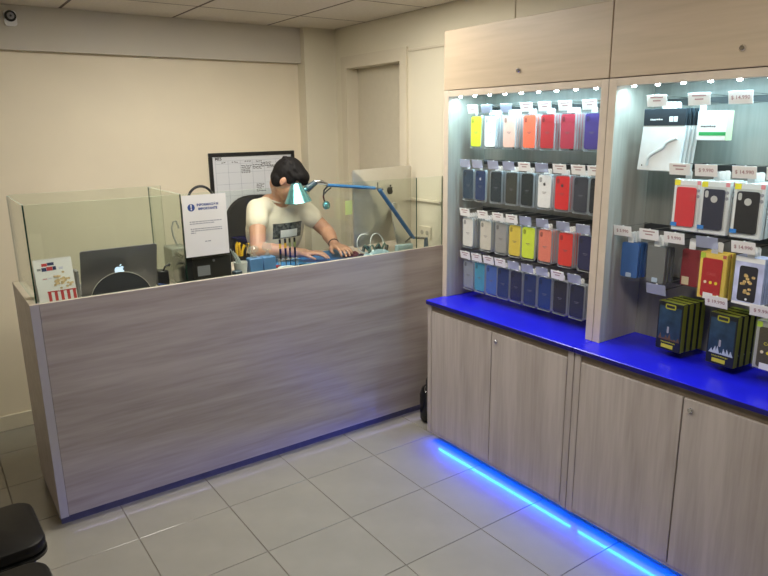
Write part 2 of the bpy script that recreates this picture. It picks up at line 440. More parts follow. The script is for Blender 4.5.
# glass guard: panes standing on the counter
GT = 1.392
def pane(x0, x1, y0, y1, z0, z1, label):
    b = MB().box(0, x1-x0, 0, y1-y0, 0, z1-z0); o = b.build('glass_pane', [glass_m, gedge_m, gtop_m]); o.location = (x0, y0, z0)
    thin_x = (x1-x0) < (y1-y0)
    for p in o.data.polygons:
        n = p.normal
        if abs(n.z) > .5: p.material_index = 2
        elif (abs(n.y) > .5) if thin_x else (abs(n.x) > .5): p.material_index = 1
    return tag(o, label, 'glass pane', 'glass guard on the counter')
GZ = RIM+.0008
pane(.332, .940, 2.873, 2.879, GZ, GT, 'front glass pane before the laptop and calendar')
pane(.325, .331, 2.880, 3.362, GZ, GT, 'end glass pane on the free end of the counter')
pane(.3345, 1.005, 3.356, 3.362, DESK+.001, GT+.003, 'rear glass pane behind the laptop')
pane(.9415, .9475, 2.883, 3.355, DESK+.001, GT, 'crosswise glass pane between the laptop and the black printer')
pane(.942, 2.258, 2.873, 2.879, GZ, GT, 'long front glass pane carrying the paper notice')
pane(2.260, 2.444, 2.873, 2.879, GZ, GT, 'narrow front glass pane beside the side wall')

# ================================================================== GOODS ON HOOKS
XT = 2.235            # plane of the price tags
XC = 2.255            # face of the front pack
XBK = 2.185+.255-.012 # face of the bay's back panel
WIRE = {}
TAGM = {}
def print_lines(w, h, rows, mat, name):
    b = MB()
    for k in range(rows):
        z = h*(.28-.28*k); ww = w*(.62 if k % 2 == 0 else .38)
        b.box(-.0004, 0, -ww/2, ww/2, z-h*.055, z+h*.055)
    return b.mesh(name, mat)
def hook(y, z, label, kind='w', tip=XT, price=None, tw=.072, th=.040, group='display hooks', tilt=0.0):
    """wire hook from the back rail to the tag; kind w = white tag, c = clear tag, b = bright blue-white"""
    t = thing('display_hook', label, 'display hook', (tip, y, z), 0, group)
    key = round(tip, 3)
    L = XBK-.008-tip
    if key not in WIRE:
        WIRE[key] = (MB().tube([(.012, 0, .006), (.016, 0, 0), (L, 0, 0)], .0020, 6).mesh('wire', chrome_m, True),
                     MB().tube([(.001, 0, .030), (.02, 0, .030), (L, 0, .026)], .0016, 6).mesh('tag_wire', chrome_m, True),
                     MB().tube([(0, 0, .031), (.004, 0, .031)], .004, 6).mesh('clip', white_m, True))
    for me, nm in zip(WIRE[key], ('wire', 'tag_wire', 'clip')): link(nm, me, t)
    tk = (kind, tw, th)
    if tk not in TAGM:
        m = {'w': paper_m, 'c': tagclear_m}[kind]
        TAGM[tk] = (MB().bbox(-.0012, 0, -tw/2, tw/2, -th/2, th/2, .0005).mesh('price_tag', m), print_lines(tw, th, 2, tag_ink if kind == 'w' else blue_ink, 'print'))
    p = link('price_tag', TAGM[tk][0], t, (-.0005, 0, .028-th/2+.006), (0, R(-12)+tilt*0, R(tilt)))
    if price:
        link('price_text', text_mesh('price_text', price, th*.42, tag_ink, bold=.0002), p, (-.0016, 0, 0), FACE_X)
    elif kind == 'w':
        link('print', TAGM[tk][1], p, (-.0012, 0, 0))
    return t
# ---- phone case in a clear pack
def case_col(name, rgb, rough=.5): return plain('case_'+name, rgb, rough, var=.03, scale=40)
PK = {}
def pack_meshes():
    w, h, tk = .071, .141, .0095
    PK['case'] = MB().prism(rrect(w, h, .011, 4, 0, -.0165-h/2), 0.002, 0.002+tk, 'yz')
    PK['lens'] = MB().prism(rrect(.014, .022, .006, 3, .022, -.0165-.020), .0006, .0022, 'yz')
    # clear shell: front sheet with rounded outline and rim walls
    PK['shell'] = MB().prism(rrect(.0775, .155, .008, 3, 0, -.0175-.0775+.006), 0, .0135, 'yz')
    PK['tab'] = MB().prism([(-.008, -.012), (.008, -.012), (.008, .005), (.004, .010), (-.004, .010), (-.008, .005)], .004, .006, 'yz')
    PK['mark'] = MB().box(.0010, .0022, -.012, .012, -.0905, -.0885).box(.0010, .0022, -.007, .007, -.096, -.0945)
pack_meshes()
packedge_m = clear('clear_pack_edge', (.93, .95, .96), .15, haze=.42, haze_col=(.80, .84, .86))
shell_me = PK['shell'].mesh('clear_shell', [pack_m, packedge_m])
for p in shell_me.polygons: p.material_index = 0 if abs(p.normal.x) > .5 else 1; tab_me = PK['tab'].mesh('hang_tab', white_m)
mark_light = PK['mark'].mesh('lettering', plain('mark_light', (.16, .16, .18), .5)); mark_dark = PK['mark'].mesh('lettering', plain('mark_dark', (.12, .10, .10), .5))
ab, al = apple_poly(.016)
emb_light = MB().prism([(-x, y-.055) for x, y in ab], .001, .0022, 'yz').prism([(-x, y-.055) for x, y in al], .001, .0022, 'yz')
emb_l = emb_light.mesh('emblem', plain('mark_light2', (.5, .5, .55), .4)); emb_d = emb_light.mesh('emblem', plain('mark_dark2', (.06, .05, .05), .4))
CASEM = {}
LENS = {}
def lens_mesh(cname, rgb):
    if cname not in LENS: LENS[cname] = PK['lens'].mesh('camera_hole', case_col(cname.replace(' ', '_')+'_hole', [c*.45 for c in rgb]))
    return LENS[cname]
ORD = ['front one', 'second one', 'third one', 'fourth one', 'fifth one']
def case_pack(y, z, n, cname, rgb, label, group, yaw=0):
    """n packs one behind another on a hook whose wire is at (y, z)"""
    if cname not in CASEM: CASEM[cname] = PK['case'].mesh('case', case_col(cname.replace(' ', '_'), rgb), True)
    lum = sum(rgb)/3
    for k in range(n):
        t = thing('phone_case', label.format(ORD[k]), 'phone case', (XC+k*.0165, y, z-.0035), R(yaw)*(1 if k % 2 == 0 else .4), group)
        c = link('case', CASEM[cname], t)
        link('clear_shell', shell_me, t); link('hang_tab', tab_me, t)
        if k == 0:
            link('camera_hole', lens_mesh(cname, rgb), c)
            if cname in ('plain white', 'scarlet', 'navy blue'): link('emblem', emb_d if lum > .12 else emb_l, c)
            link('lettering', mark_dark if lum > .12 else mark_light, c)
ROWS = [
 ('top', 1.710, [
  (2.407, 'lemon yellow', (.62, .74, .03), 1, 'w'), (2.312, 'bright white', (.82, .84, .84), 5, 'c'), (2.188, 'pale pink', (.78, .50, .42), 5, 'c'),
  (2.066, 'coral orange', (.86, .15, .07), 3, 'w'), (1.963, 'crimson red', (.46, .012, .02), 3, 'w'), (1.854, 'rose red', (.42, .02, .05), 5, 'w'), (1.732, 'violet', (.045, .022, .20), 2, 'w')]),
 ('second', 1.453, [
  (2.456, 'slate blue', (.025, .045, .075), 1, 'c'), (2.369, 'navy blue', (.012, .03, .10), 1, 'c'), (2.262, 'blackish teal', (.012, .022, .03), 3, 'c'), (2.162, 'dark olive', (.035, .035, .026), 3, 'c'),
  (2.065, 'forest black', (.012, .018, .018), 3, 'w'), (1.964, 'plain white', (.74, .72, .70), 3, 'c'), (1.866, 'scarlet', (.66, .02, .02), 3, 'w'), (1.769, 'charcoal', (.03, .032, .045), 4, 'w'), (1.686, 'jet black', (.012, .012, .015), 1, 'w')]),
 ('third', 1.212, [
  (2.452, 'chalk white', (.64, .62, .58), 5, 'w'), (2.324, 'ivory', (.55, .51, .43), 3, 'w'), (2.220, 'stone grey', (.30, .29, .27), 3, 'w'), (2.130, 'mustard yellow', (.66, .50, .06), 1, 'w'),
  (2.046, 'lime yellow', (.62, .74, .05), 1, 'c'), (1.947, 'salmon', (.72, .20, .13), 3, 'c'), (1.832, 'flame red', (.70, .045, .03), 4, 'c'), (1.727, 'midnight blue', (.02, .02, .07), 1, 'c')]),
 ('bottom', .995, [
  (2.443, 'ash grey', (.24, .26, .28), 1, 'w'), (2.360, 'turquoise', (.06, .28, .38), 1, 'w'), (2.276, 'cornflower blue', (.06, .13, .36), 1, 'w'), (2.196, 'royal navy', (.015, .035, .12), 3, 'w'),
  (2.111, 'ink blue', (.014, .018, .055), 2, 'c'), (2.024, 'deep blue', (.012, .028, .10), 4, 'c'), (1.936, 'cobalt blue', (.012, .04, .16), 2, 'c'), (1.848, 'graphite', (.018, .018, .025), 2, 'w'), (1.757, 'blue black', (.014, .018, .04), 3, 'c')]),
]
for rn, ztop, items in ROWS:
    zh = ztop+.020
    for (y, cn, rgb, n, tk) in items:
        hook(y, zh, f'wire hook with {"white" if tk == "w" else "clear"} price tag holding the {cn} case of the {rn} row', tk)
        case_pack(y, zh, n, cn, rgb, '%s phone case in clear pack, {} on its hook, %s row' % (cn, rn), f'phone cases of the {rn} row', random.uniform(-2, 2))

# ---- goods of the second bay
print_white = plain('print_white', (.80, .81, .80), .35)
def flat(name, mat, parent, y0, y1, z0, z1, x=-.0006, smooth=False, r=0.0):
    """thin printed panel or label on the -x face"""
    if r: b = MB().prism(rrect(y1-y0, z1-z0, r, 4, (y0+y1)/2, (z0+z1)/2), x, x+.0006, 'yz')
    else: b = MB().box(x, x+.0006, y0, y1, z0, z1)
    return b.build(name, mat, parent, smooth)
def words(s, size, mat, parent, y, z, x=-.0009, bold=0.0, align='CENTER'):
    return link('lettering', text_mesh('lettering', s, size, mat, align, .0002, bold), parent, (x, y, z), FACE_X)
def strokes(w, h, mat, parent, y, z, x=-.0009, seed=1):
    """print too small to read: a row of short ink strokes"""
    q = random.Random(seed); b = MB(); a = w/2
    while a > -w/2:
        L = q.uniform(.5, 1.3)*h; b.box(x, x+.0004, y+max(a-L, -w/2), y+a, z-h*q.uniform(.3, .5), z+h*q.uniform(.3, .5)); a -= L+h*.3
    o = b.build('fine_print', mat, parent); o['kind'] = 'stuff'; return o
def dup(root, loc, label, rz=0):
    r = root.copy(); col.objects.link(r); r.location = loc; r['label'] = label; r.rotation_euler = (0, 0, rz)
    for ch in list(root.children):
        c = ch.copy(); col.objects.link(c); c.parent = r
        for g in ch.children:
            d = g.copy(); col.objects.link(d); d.parent = c
    return r
TIP = 2.228
HK = [(1.434, 1.735, 'w', None, 'the dark-topped cable bags'), (1.275, 1.735, 'w', None, 'the white box with green stripe'), (1.135, 1.735, 'w', '$ 14.990', 'nothing, beside the green striped box'),
      (1.322, 1.497, 'w', None, 'the red perforated case'), (1.225, 1.497, 'w', '$ 9.990', 'the navy case with round cut-out'), (1.095, 1.497, 'w', '$ 14.990', 'the black case with round cut-out'), (.985, 1.497, 'w', None, 'nothing, beside the black case'),
      (1.535, 1.250, 'w', '$ 5.990', 'the blue case in a clear pouch'), (1.420, 1.250, 'w', None, 'the grey case in a clear pouch'), (1.318, 1.250, 'w', '$ 9.990', 'the dark red case in a clear box'), (1.195, 1.250, 'c', None, 'the red case in yellow card'), (1.070, 1.250, 'w', '$ 14.990', 'the phone-picture pack'),
      (1.372, 1.047, 'c', None, 'nothing, above the black boxes with orange picture'), (1.140, 1.047, 'w', '$ 19.990', 'the black boxes with snowy mountain picture'), (.985, 1.047, 'w', '$ 9.990', 'the brown case with yellow dots')]
for (y, z, k, price, what) in HK:
    hook(y, z, f'wire hook with {"white" if k == "w" else "clear"} price tag carrying {what}', k, TIP, price, .080, .042, 'display hooks')
XB = TIP+.022
tabm = MB().prism([(-.012, -.03), (.012, -.03), (.012, .006), (.006, .012), (-.006, .012), (-.012, .006)], .0025, .0045, 'yz').mesh('hang_tab', white_m)
dark_card = plain('dark_card', (.02, .028, .036), .4); milky = plain('milky_film', (.80, .84, .84), .25, var=.05, scale=20)
silver_cable = plain('cable_grey', (.66, .72, .72), .4)
# cable bags with a dark header card
def cable_bag():
    t = thing('cable_bag', '', 'cable', (XB, 1.405, 1.732), 0, 'cables in bags on the top row')
    b = MB().bbox(0, .010, -.085, .085, -.235, -.072, .003)
    b.v = [(x, y+.014*((-.072-z)/.163), z) for x, y, z in b.v]
    b.build('bag', milky, t)
    h = MB().bbox(-.0015, .008, -.083, .083, -.071, -.012, .001).build('header_card', dark_card, t)
    strokes(.05, .006, print_white, h, .03, -.050, -.0019); flat('logo', print_white, h, -.035, -.020, -.058, -.040, -.0021); flat('logo', print_white, h, -.052, -.038, -.058, -.040, -.0021)
    c = MB(); c.tube([(-.0012, .058-.11*k/10+.008*math.sin(k), -.215+.10*(k/10)**.6) for k in range(11)], .006, 6).build('cable', silver_cable, t, True)
    flat('foot_mark', ink_m, t, .075, .080, -.218, -.213); flat('foot_mark', ink_m, t, -.05, -.04, -.218, -.214); flat('foot_mark', ink_m, t, -.068, -.058, -.218, -.214)
    MB().prism([(-.012, -.014), (.012, -.014), (.012, .006), (.006, .012), (-.006, .012), (-.012, .006)], .001, .004, 'yz').build('hang_tab', white_m, t)
    return t
cb = cable_bag(); cb['label'] = 'white cable bag with dark header card, front one of its hook'
cb.location.y = 1.412
for k in range(1, 4): dup(cb, (XB+k*.020, 1.412-k*.004, 1.732), f'white cable bag with dark header card, {ORD[k]} of its hook', 0)
# white box with a green stripe
t = thing('cable_box', 'small white box with green stripe and pale green side', 'box', (XB, 1.235, 1.732), R(-6))
pg = plain('pale_green', (.62, .72, .42), .5)
MB().bbox(0, .035, -.055, .055, -.122, -.024, .0015).build('carton', print_white, t)
MB().box(.0008, .0345, -.0556, -.055, -.1215, -.0245).build('side_face', pg, t)
flat('stripe', plain('green_ink', (.02, .33, .09), .5), t, -.055, .045, -.106, -.094); strokes(.055, .006, ink_m, t, .012, -.075); strokes(.02, .004, grey_ink, t, .038, -.036)
MB().prism([(.028, -.026), (.052, -.026), (.052, .006), (.046, .012), (.034, .012), (.028, .006)], .0025, .0045, 'yz').build('hang_tab', white_m, t)
# cases in white framed boxes
yel = plain('yellow_label', (.82, .70, .03), .5); pink = plain('pink_label', (.80, .28, .30), .5); cyan = plain('blue_label', (.03, .22, .62), .5)
def framed(y, cname, rgb, label, dots=False, nback=0):
    t = thing('boxed_case', label, 'phone case', (XB, y, 1.494), R(-2), 'cases in white framed boxes')
    w, h = .104, .185
    MB().bbox(0.002, .022, -w/2, w/2, -.02-h, -.02, .002).build('box', print_white, t)
    flat('tray', plain('tray_grey', (.55, .55, .52), .4), t, -.041, .041, -.02-h+.018, -.02-.020, .0014)
    c = MB().prism(rrect(.074, .140, .009, 4, 0, -.118), -.0045, .0015, 'yz').build('case', case_col(cname, rgb, .55), t, True)
    if dots:
        for i in range(3):
            for j in range(3): MB().prism(rrect(.004, .004, .0019, 2, -.02-.006*i, -.075-.008*j), -.0051, -.0046, 'yz').build('hole', red_ink, c)
    else:
        MB().prism(rrect(.024, .024, .0118, 5, -.002, -.082), -.0052, -.0046, 'yz').build('round_window', plain('tray_grey', (.5, .5, .5)), c)
        MB().prism(rrect(.012, .024, .005, 3, .026, -.066), -.0052, -.0046, 'yz').build('camera_hole', plain('tray_grey', (.5, .5, .5)), c)
    flat('sticker', yel, t, .028, .050, -.043, -.024, .0010); flat('sticker', pink, t, -.050, -.036, -.038, -.024, .0010); flat('sticker', cyan, t, .026, .050, -.190, -.176, -.0052)
    for k in range(2): MB().lathe([(.006, 0), (.006, .0005)], 12, (.0015, -.043, -.058-.02*k), (-1, 0, 0)).build('badge', grey_ink, t)
    link('hang_tab', tabm, t)
    MB().bbox(-.008, .0015, -w/2, w/2, -.02-h, -.0205, .001).build('clear_window', pack_m, t)
    return t
framed(1.300, 'perforated_red', (.62, .03, .04), 'red perforated phone case in white framed box, second row', True)
a = framed(1.198, 'boxed_navy', (.02, .022, .045), 'navy case with round cut-out in white framed box, front one')
for k in range(1, 3): dup(a, (XB+k*.033, 1.198, 1.494), f'navy case with round cut-out in white framed box, {ORD[k]} behind', R(-2))
a = framed(1.083, 'boxed_black', (.010, .010, .012), 'black case with round cut-out in white framed box, front one')
for k in range(1, 3): dup(a, (XB+k*.033, 1.083, 1.494), f'black case with round cut-out in white framed box, {ORD[k]} behind', R(-2))
# soft pouches
def pouch(y, cname, rgb, label, n, mat):
    for k in range(n):
        t = thing('pouched_case', label.format(ORD[k]), 'phone case', (XB+k*.020, y-.003*k, 1.247), 0, 'cases in clear pouches')
        MB().prism(rrect(.074, .138, .008, 4, 0, -.100), .003, .013, 'yz').build('case', mat, t, True)
        MB().prism(rrect(.088, .160, .004, 2, 0, -.100), 0, .016, 'yz').build('pouch', pack_m, t)
        if k == 0: flat('label', plain('label_pale', (.45, .55, .65), .5), t, -.012, .012, -.168, -.150, .0016, r=.003)
        link('hang_tab', tabm, t)
pouch(1.512, 'pouch_blue', 0, 'blue phone case in a clear pouch, {} of its hook', 3, case_col('pouch_blue', (.035, .12, .34)))
pouch(1.398, 'pouch_grey', 0, 'grey phone case in a clear pouch, {} of its hook', 3, case_col('pouch_grey', (.16, .165, .16)))
# dark red case in a clear box, edge showing beside the red one
t = thing('boxed_case', 'dark red case in clear box behind the red and yellow pack', 'phone case', (XB+.045, 1.285, 1.247))
MB().prism(rrect(.072, .138, .008, 4, 0, -.100), .003, .013, 'yz').build('case', case_col('dark_red', (.22, .012, .02)), t, True)
MB().prism(rrect(.090, .160, .004, 2, 0, -.100), 0, .020, 'yz').build('clear_box', pack_m, t)
flat('label', plain('label_tan', (.65, .55, .35), .5), t, .002, .030, -.165, -.135, .0016); link('hang_tab', tabm, t)
# red case in yellow card, brown twin below
def dotted(y, z, rgb, card, label, word_m, n=1):
    t = thing('boxed_case', label, 'phone case', (XB, y, z), R(-3), 'cases in cards with three dots')
    MB().bbox(.002, .022, -.050, .050, -.190, -.022, .002).build('box', card, t)
    c = MB().prism(rrect(.072, .140, .008, 4, 0, -.112), -.003, .0015, 'yz').build('case', case_col('dotted_%d' % int(rgb[0]*100), rgb, .45), t, True)
    for k in range(3): MB().prism(rrect(.011, .011, .0054, 4, .02-.02*k, -.128), -.0036, -.0031, 'yz').build('dot', yel if k else plain('dot_cream', (.8, .7, .5)), c)
    words('CASE', .015, word_m, c, 0, -.098, -.0032)
    flat('label', print_white, t, -.012, .024, -.188, -.166, -.0034); flat('label', yel, t, -.035, -.012, -.186, -.172, -.0034)
    flat('sticker', plain('lime', (.45, .65, .05)), t, .030, .048, -.045, -.026, .0012); flat('sticker', red_ink, t, -.046, -.034, -.038, -.026, .0012)
    MB().bbox(-.006, .0015, -.050, .050, -.190, -.023, .001).build('clear_window', pack_m, t); link('hang_tab', tabm, t)
    return t
a = dotted(1.178, 1.247, (.42, .015, .02), plain('yellow_card', (.85, .62, .10), .5), 'red case with three dots in yellow card, front one', red_ink)
dup(a, (XB+.034, 1.178, 1.247), 'red case with three dots in yellow card, second one behind', R(-3))
a = dotted(.958, 1.044, (.07, .06, .03), plain('grey_card', (.42, .42, .36), .5), 'brown case with three yellow dots in grey card, front one', yel)
dup(a, (XB+.034, .958, 1.044), 'brown case with three yellow dots in grey card, second one behind', R(-3))
# screen protector pack with a phone picture
def screen_pack(y, label, dx=0):
    t = thing('protector_pack', label, 'screen protector', (XB+dx, y, 1.247), R(-3), 'phone-picture packs')
    MB().bbox(.002, .016, -.050, .050, -.186, -.018, .0015).build('card', plain('lilac_card', (.50, .54, .78), .4, var=.25, scale=18), t)
    flat('top_band', print_white, t, -.049, .049, -.036, -.019, .0012); flat('foot_band', print_white, t, -.049, .049, -.185, -.176, .0012)
    s = flat('phone_picture', ink_m, t, -.030, .032, -.172, -.050, .0010, r=.008)
    b = MB(); rr = random.Random(3)
    for k in range(16): b.prism(rrect(.012, .009, .004, 2, rr.uniform(-.018, .020), rr.uniform(-.145, -.075)), .0006, .0009, 'yz')
    b.build('golden_picture', plain('gold_print', (.70, .48, .20), .5, var=.5, scale=150), s)['kind'] = 'stuff'
    MB().prism(rrect(.008, .008, .0039, 4, 0, -.164), .0005, .0009, 'yz').build('home_button', print_white, s)
    link('hang_tab', tabm, t); return t
a = screen_pack(1.053, 'lilac pack picturing a phone with golden screen, front one')
for k in (1, 2): dup(a, (XB+.02*k, 1.053, 1.247), f'lilac pack picturing a phone with golden screen, {ORD[k]} behind', R(-3))
# black boxes with a picture and yellow edges
def rugged(y, z, label, snowy):
    t = thing('rugged_case_box', label, 'box', (XB, y, z), R(-4), 'black boxes with yellow edges')
    MB().bbox(0, .026, -.052, .052, -.205, -.018, .0012).build('carton', plain('black_carton', (.012, .015, .017), .35), t)
    y2 = plain('olive_yellow', (.22, .24, .02), .5)
    MB().box(.002, .024, -.0526, -.052, -.203, -.020).build('side_face', y2, t)
    MB().box(.002, .024, -.050, .050, -.018, -.0175).build('top_face', y2, t)
    flat('picture', plain('night_blue', (.015, .04, .10) if snowy else (.02, .05, .085), .4, var=.4, scale=25), t, -.046, .046, -.165, -.035, -.0004)
    b = MB(); rr = random.Random(5 if snowy else 9)
    for k in range(7):
        yy = -.040+.0125*k; hh = rr.uniform(.006, .03); b.prism([(yy-.008, -.165), (yy+.008, -.165), (yy+rr.uniform(-.004, .004), -.165+hh)], -.0008, -.0004, 'yz')
    b.build('mountain', plain('snow', (.45, .52, .58)) if snowy else plain('canyon', (.13, .07, .03)), t)['kind'] = 'stuff'
    MB().prism(rrect(.008, .026, .003, 2, .004, -.125), -.0009, -.0005, 'yz').build('figure', grey_ink, t)
    l = flat('logo_plate', plain('olive_label', (.36, .36, .02)), t, -.022, .022, -.044, -.024, -.0008, r=.005); flat('logo_inset', ink_m, l, -.017, .017, -.039, -.029, -.0010)
    strokes(.06, .006, plain('olive_label', (.36, .36, .02)), t, 0, -.174); flat('label', plain('olive_label2', (.55, .50, .04)), t, -.022, .028, -.197, -.183, -.0008)
    return t
for (y, snowy, nm) in ((1.318, False, 'dark canyon'), (1.118, True, 'snowy mountain')):
    a = rugged(y, 1.047, f'black yellow-edged box with {nm} picture, front one', snowy)
    a.location.z = 1.032
    for k in (1, 2, 3): dup(a, (XB+k*.034, y-.004*k, 1.032), f'black yellow-edged box with {nm} picture, {ORD[k]} behind', R(-4))

# ================================================================== ON THE BACK WALL
t = thing('security_camera', 'small white security camera with dark round lens on the beam', 'camera', (.529, 4.05, 2.195))
MB().prism(rrect(.058, .075, .014, 4, 0, .037), -.016, 0, 'xz').build('body', white_m, t, True)
MB().lathe([(.027, 0), (.027, .012), (.023, .016)], 20, (0, -.016, .046), (0, -1, 0)).build('ring', blackg_m, t, True)
MB().lathe([(.017, 0), (.017, .004), (.008, .005)], 16, (0, -.031, .046), (0, -1, 0)).build('face', plain('lens_face', (.25, .25, .25), .3), t, True)
MB().lathe([(.006, 0), (.005, .003)], 10, (0, -.0355, .046), (0, -1, 0)).build('lens', ink_m, t)
# planner whiteboard
t = thing('whiteboard', 'black-framed whiteboard with a month planner and notes', 'whiteboard', (1.845, 4.10, 1.06))
HW, HH = .295, .45
MB().box(-HW, HW, -.010, -.001, 0, HH).build('board', plain('board_white', (.74, .76, .80), .2), t)
for (x0, x1, z0, z1) in ((-HW-.008, HW+.008, HH-.018, HH+.006), (-HW-.008, HW+.008, -.006, .018), (-HW-.008, -HW+.016, .018, HH-.018), (HW-.016, HW+.008, .018, HH-.018)):
    MB().bbox(x0, x1, -.018, -.001, z0, z1, .002).build('frame', black_m, t)
g = MB()
for k in range(7): x = -.26+k*.0845; g.box(x-.0007, x+.0007, -.0106, -.010, .03, HH-.045)
for z in (.03, .105, .18, .255, .33, .385, .405): g.box(-.26, .26, -.0106, -.010, z-.0007, z+.0007)
g.build('planner_grid', plain('grid_ink', (.35, .38, .45), .6), t)['kind'] = 'stuff'
link('lettering', text_mesh('lettering', 'MES', .026, ink_m, 'LEFT', bold=.0006), t, (-.262, -.0104, HH-.032), FACE_Y)
rr = random.Random(11); sb = MB()
def scribble(x, z, n, wd):
    for k in range(n):
        zz = z-k*.011; xx = x
        while xx < x+wd*rr.uniform(.6, 1):
            L = rr.uniform(.006, .016); sb.tube([(xx+L*q/3, -.0108, zz+rr.uniform(-.003, .003)) for q in range(4)], .0021, 4); xx += L+rr.uniform(.002, .007)
for (x, z, n, wd) in ((-.085, .370, 5, .075), (-.005, .372, 3, .07), (.055, .385, 3, .08), (.10, .365, 2, .06), (.015, .245, 5, .06), (-.22, .395, 1, .03), (-.15, .395, 1, .05), (-.06, .397, 1, .05), (.02, .397, 1, .05)): scribble(x, z, n, wd)
sb.build('handwriting', ink_m, t)['kind'] = 'stuff'
# socket and cable duct on the side wall
t = thing('wall_socket', 'cream wall socket plate low on the side wall behind the glass', 'socket', (XR, 3.03, 1.05))
MB().bbox(-.008, -.0005, -.055, .055, -.038, .038, .002).build('plate', trim_m, t)
for k in (-1, 1): MB().lathe([(.014, 0), (.014, .002)], 14, (-.008, k*.024, 0), (-1, 0, 0)).build('outlet', plain('outlet_grey', (.35, .33, .27), .5), t)
o = MB().bbox(-.016, -.0005, 0, .30, -.007, .007, .002).build('cable_duct', trim_m); o.location = (XR, 2.885, 1.24); tag(o, 'slim cream cable duct running level along the side wall', 'cable duct')

# ================================================================== PAPER AND THINGS ON THE DESK
def arc_pts(c, a, b, t0, t1, n=16, plane='xz'):
    out = []
    for k in range(n+1):
        q = R(t0+(t1-t0)*k/n)
        out.append((c[0]+a*math.cos(q), c[1], c[2]+b*math.sin(q)) if plane == 'xz' else (c[0]+a*math.cos(q), c[1]+b*math.sin(q), c[2]))
    return out
# notice taped to the glass
t = thing('paper_notice', 'white paper notice with blue exclamation sign taped to the glass', 'notice', (1.048, 2.8727, 1.108), 0)
MB().box(-.102, .102, -.0010, -.0002, 0, .277).build('sheet', paper_m, t)
MB().lathe([(.0165, 0), (.0165, .0005)], 28, (-.062, -.0010, .222), (0, -1, 0)).build('sign_disc', blue_ink, t)
link('lettering', text_mesh('lettering', '!', .034, paper_m, bold=.0012), t, (-.062, -.0017, .2225), FACE_Y)
link('lettering', text_mesh('lettering', 'INFORMACIÓN', .0145, blue_ink, bold=.0006), t, (.014, -.0012, .232), FACE_Y)
link('lettering', text_mesh('lettering', 'IMPORTANTE', .0145, blue_ink, bold=.0006), t, (.014, -.0012, .214), FACE_Y)
b = MB()
for (z, x0, x1) in ((.158, -.074, .074), (.149, -.074, .040), (.126, -.072, .072), (.117, -.070, .074), (.108, -.072, -.050), (.066, -.010, .018)):
    x = x0
    while x < x1:
        L = rr.uniform(.006, .016); b.box(x, min(x+L, x1), -.0014, -.0010, z-.0021, z+.0021); x += L+.003
b.build('small_print', grey_ink, t)['kind'] = 'stuff'
# desk calendar
t = thing('desk_calendar', 'white flip calendar with a striped popcorn bucket picture', 'calendar', (.420, 2.93, DESK+.0008), R(3))
tilt = R(-12); H_ = .205
pg = MB().box(-.073, .073, -.0012, 0, 0, H_).build('front_sheet', paper_m, t, rot=(tilt, 0, 0))
MB().box(-.073, .073, 0, .0015, 0, H_).build('back_sheet', paper_m, t, loc=(0, .087, 0), rot=(R(12.5), 0, 0))
rg = MB()
for k in range(18): rg.tube(arc_pts((-.067+k*.0079, 0, 0), .001, .001, 0, 1, 1) if False else [(-.067+k*.0079, .004*math.cos(q), H_-.002+.005*math.sin(q)) for q in [R(a) for a in range(0, 361, 45)]], .0008, 4)
rg.build('spiral', white_m, t, loc=(0, .043, -.004))['kind'] = 'stuff'
def fp(name, mat, x0, x1, z0, z1, r=0): return (MB().prism(rrect(x1-x0, z1-z0, r, 3, (x0+x1)/2, (z0+z1)/2), -.0017, -.0012, 'xz') if r else MB().box(x0, x1, -.0017, -.0012, z0, z1)).build(name, mat, pg)
navy_b = plain('navy_block', (.03, .04, .12), .6); red_b = plain('red_block', (.55, .05, .05), .6)
for (x0, x1, z0, z1, m) in ((-.043, -.022, .176, .188, red_b), (-.021, .004, .178, .190, navy_b), (-.062, -.048, .160, .169, plain('grey_block', (.3, .3, .3))), (-.045, -.027, .156, .171, navy_b), (-.026, -.004, .157, .173, red_b), (-.003, .010, .158, .173, navy_b), (.020, .036, .158, .168, plain('pale_block', (.62, .62, .72)))): fp('logo_block', m, x0, x1, z0, z1)
fp('title_line', plain('pink_ink', (.6, .35, .35)), -.047, -.030, .122, .127); fp('title_line', plain('pale_block', (.62, .62, .72)), -.026, -.012, .123, .127)
for k in range(9): fp('bucket_stripe', red_b if k % 2 == 0 else print_white, -.036+k*.0118, -.036+(k+1)*.0118-.0002, .0, .066+.006*math.sin(math.pi*k/8))
fp('bucket_band', red_b, -.038, .072, .066, .072)
pc = MB(); r2 = random.Random(4)
for k in range(34):
    a = r2.gauss(0, 1); x = .022+.022*a; z = .110+.016*r2.gauss(0, 1)
    pc.prism(rrect(.011, .009, .004, 2, max(-.03, min(.064, x)), max(.08, min(.145, z))), -.0019-.00003*k, -.0012, 'xz')
pc.build('popcorn', plain('popcorn_print', (.66, .50, .27), .6, var=.35, scale=90), pg)['kind'] = 'stuff'
# laptop seen from behind
t = thing('laptop', 'open dark grey laptop with glowing fruit emblem, seen from behind', 'laptop', (.690, 3.05, DESK), R(1))
MB().bbox(-.163, .163, .002, .225, .002, .014, .003).build('base', spacegrey_m, t)
kb = MB(); 
for i in range(13):
    for j in range(5): kb.box(-.132+i*.0205, -.115+i*.0205, .04+j*.019, .055+j*.019, .014, .0148)
kb.build('keyboard', black_m, t)['kind'] = 'stuff'
MB().box(-.05, .05, .15, .215, .0138, .0142).build('touchpad', spacegrey_m, t)
lid = MB().prism(rrect(.326, .214, .009, 4, 0, .107), -.005, 0, 'xz').build('lid', spacegrey_m, t, True, loc=(0, .002, .012), rot=(R(18), 0, 0))
lb, ll = apple_poly(.050)
em = emit('emblem_glow', (.62, .80, 1.0), 1.1)
MB().prism([(x-.002, y+.103) for x, y in lb], -.0054, -.0049, 'xz').prism([(x-.002, y+.103) for x, y in ll], -.0054, -.0049, 'xz').build('emblem', em, lid)
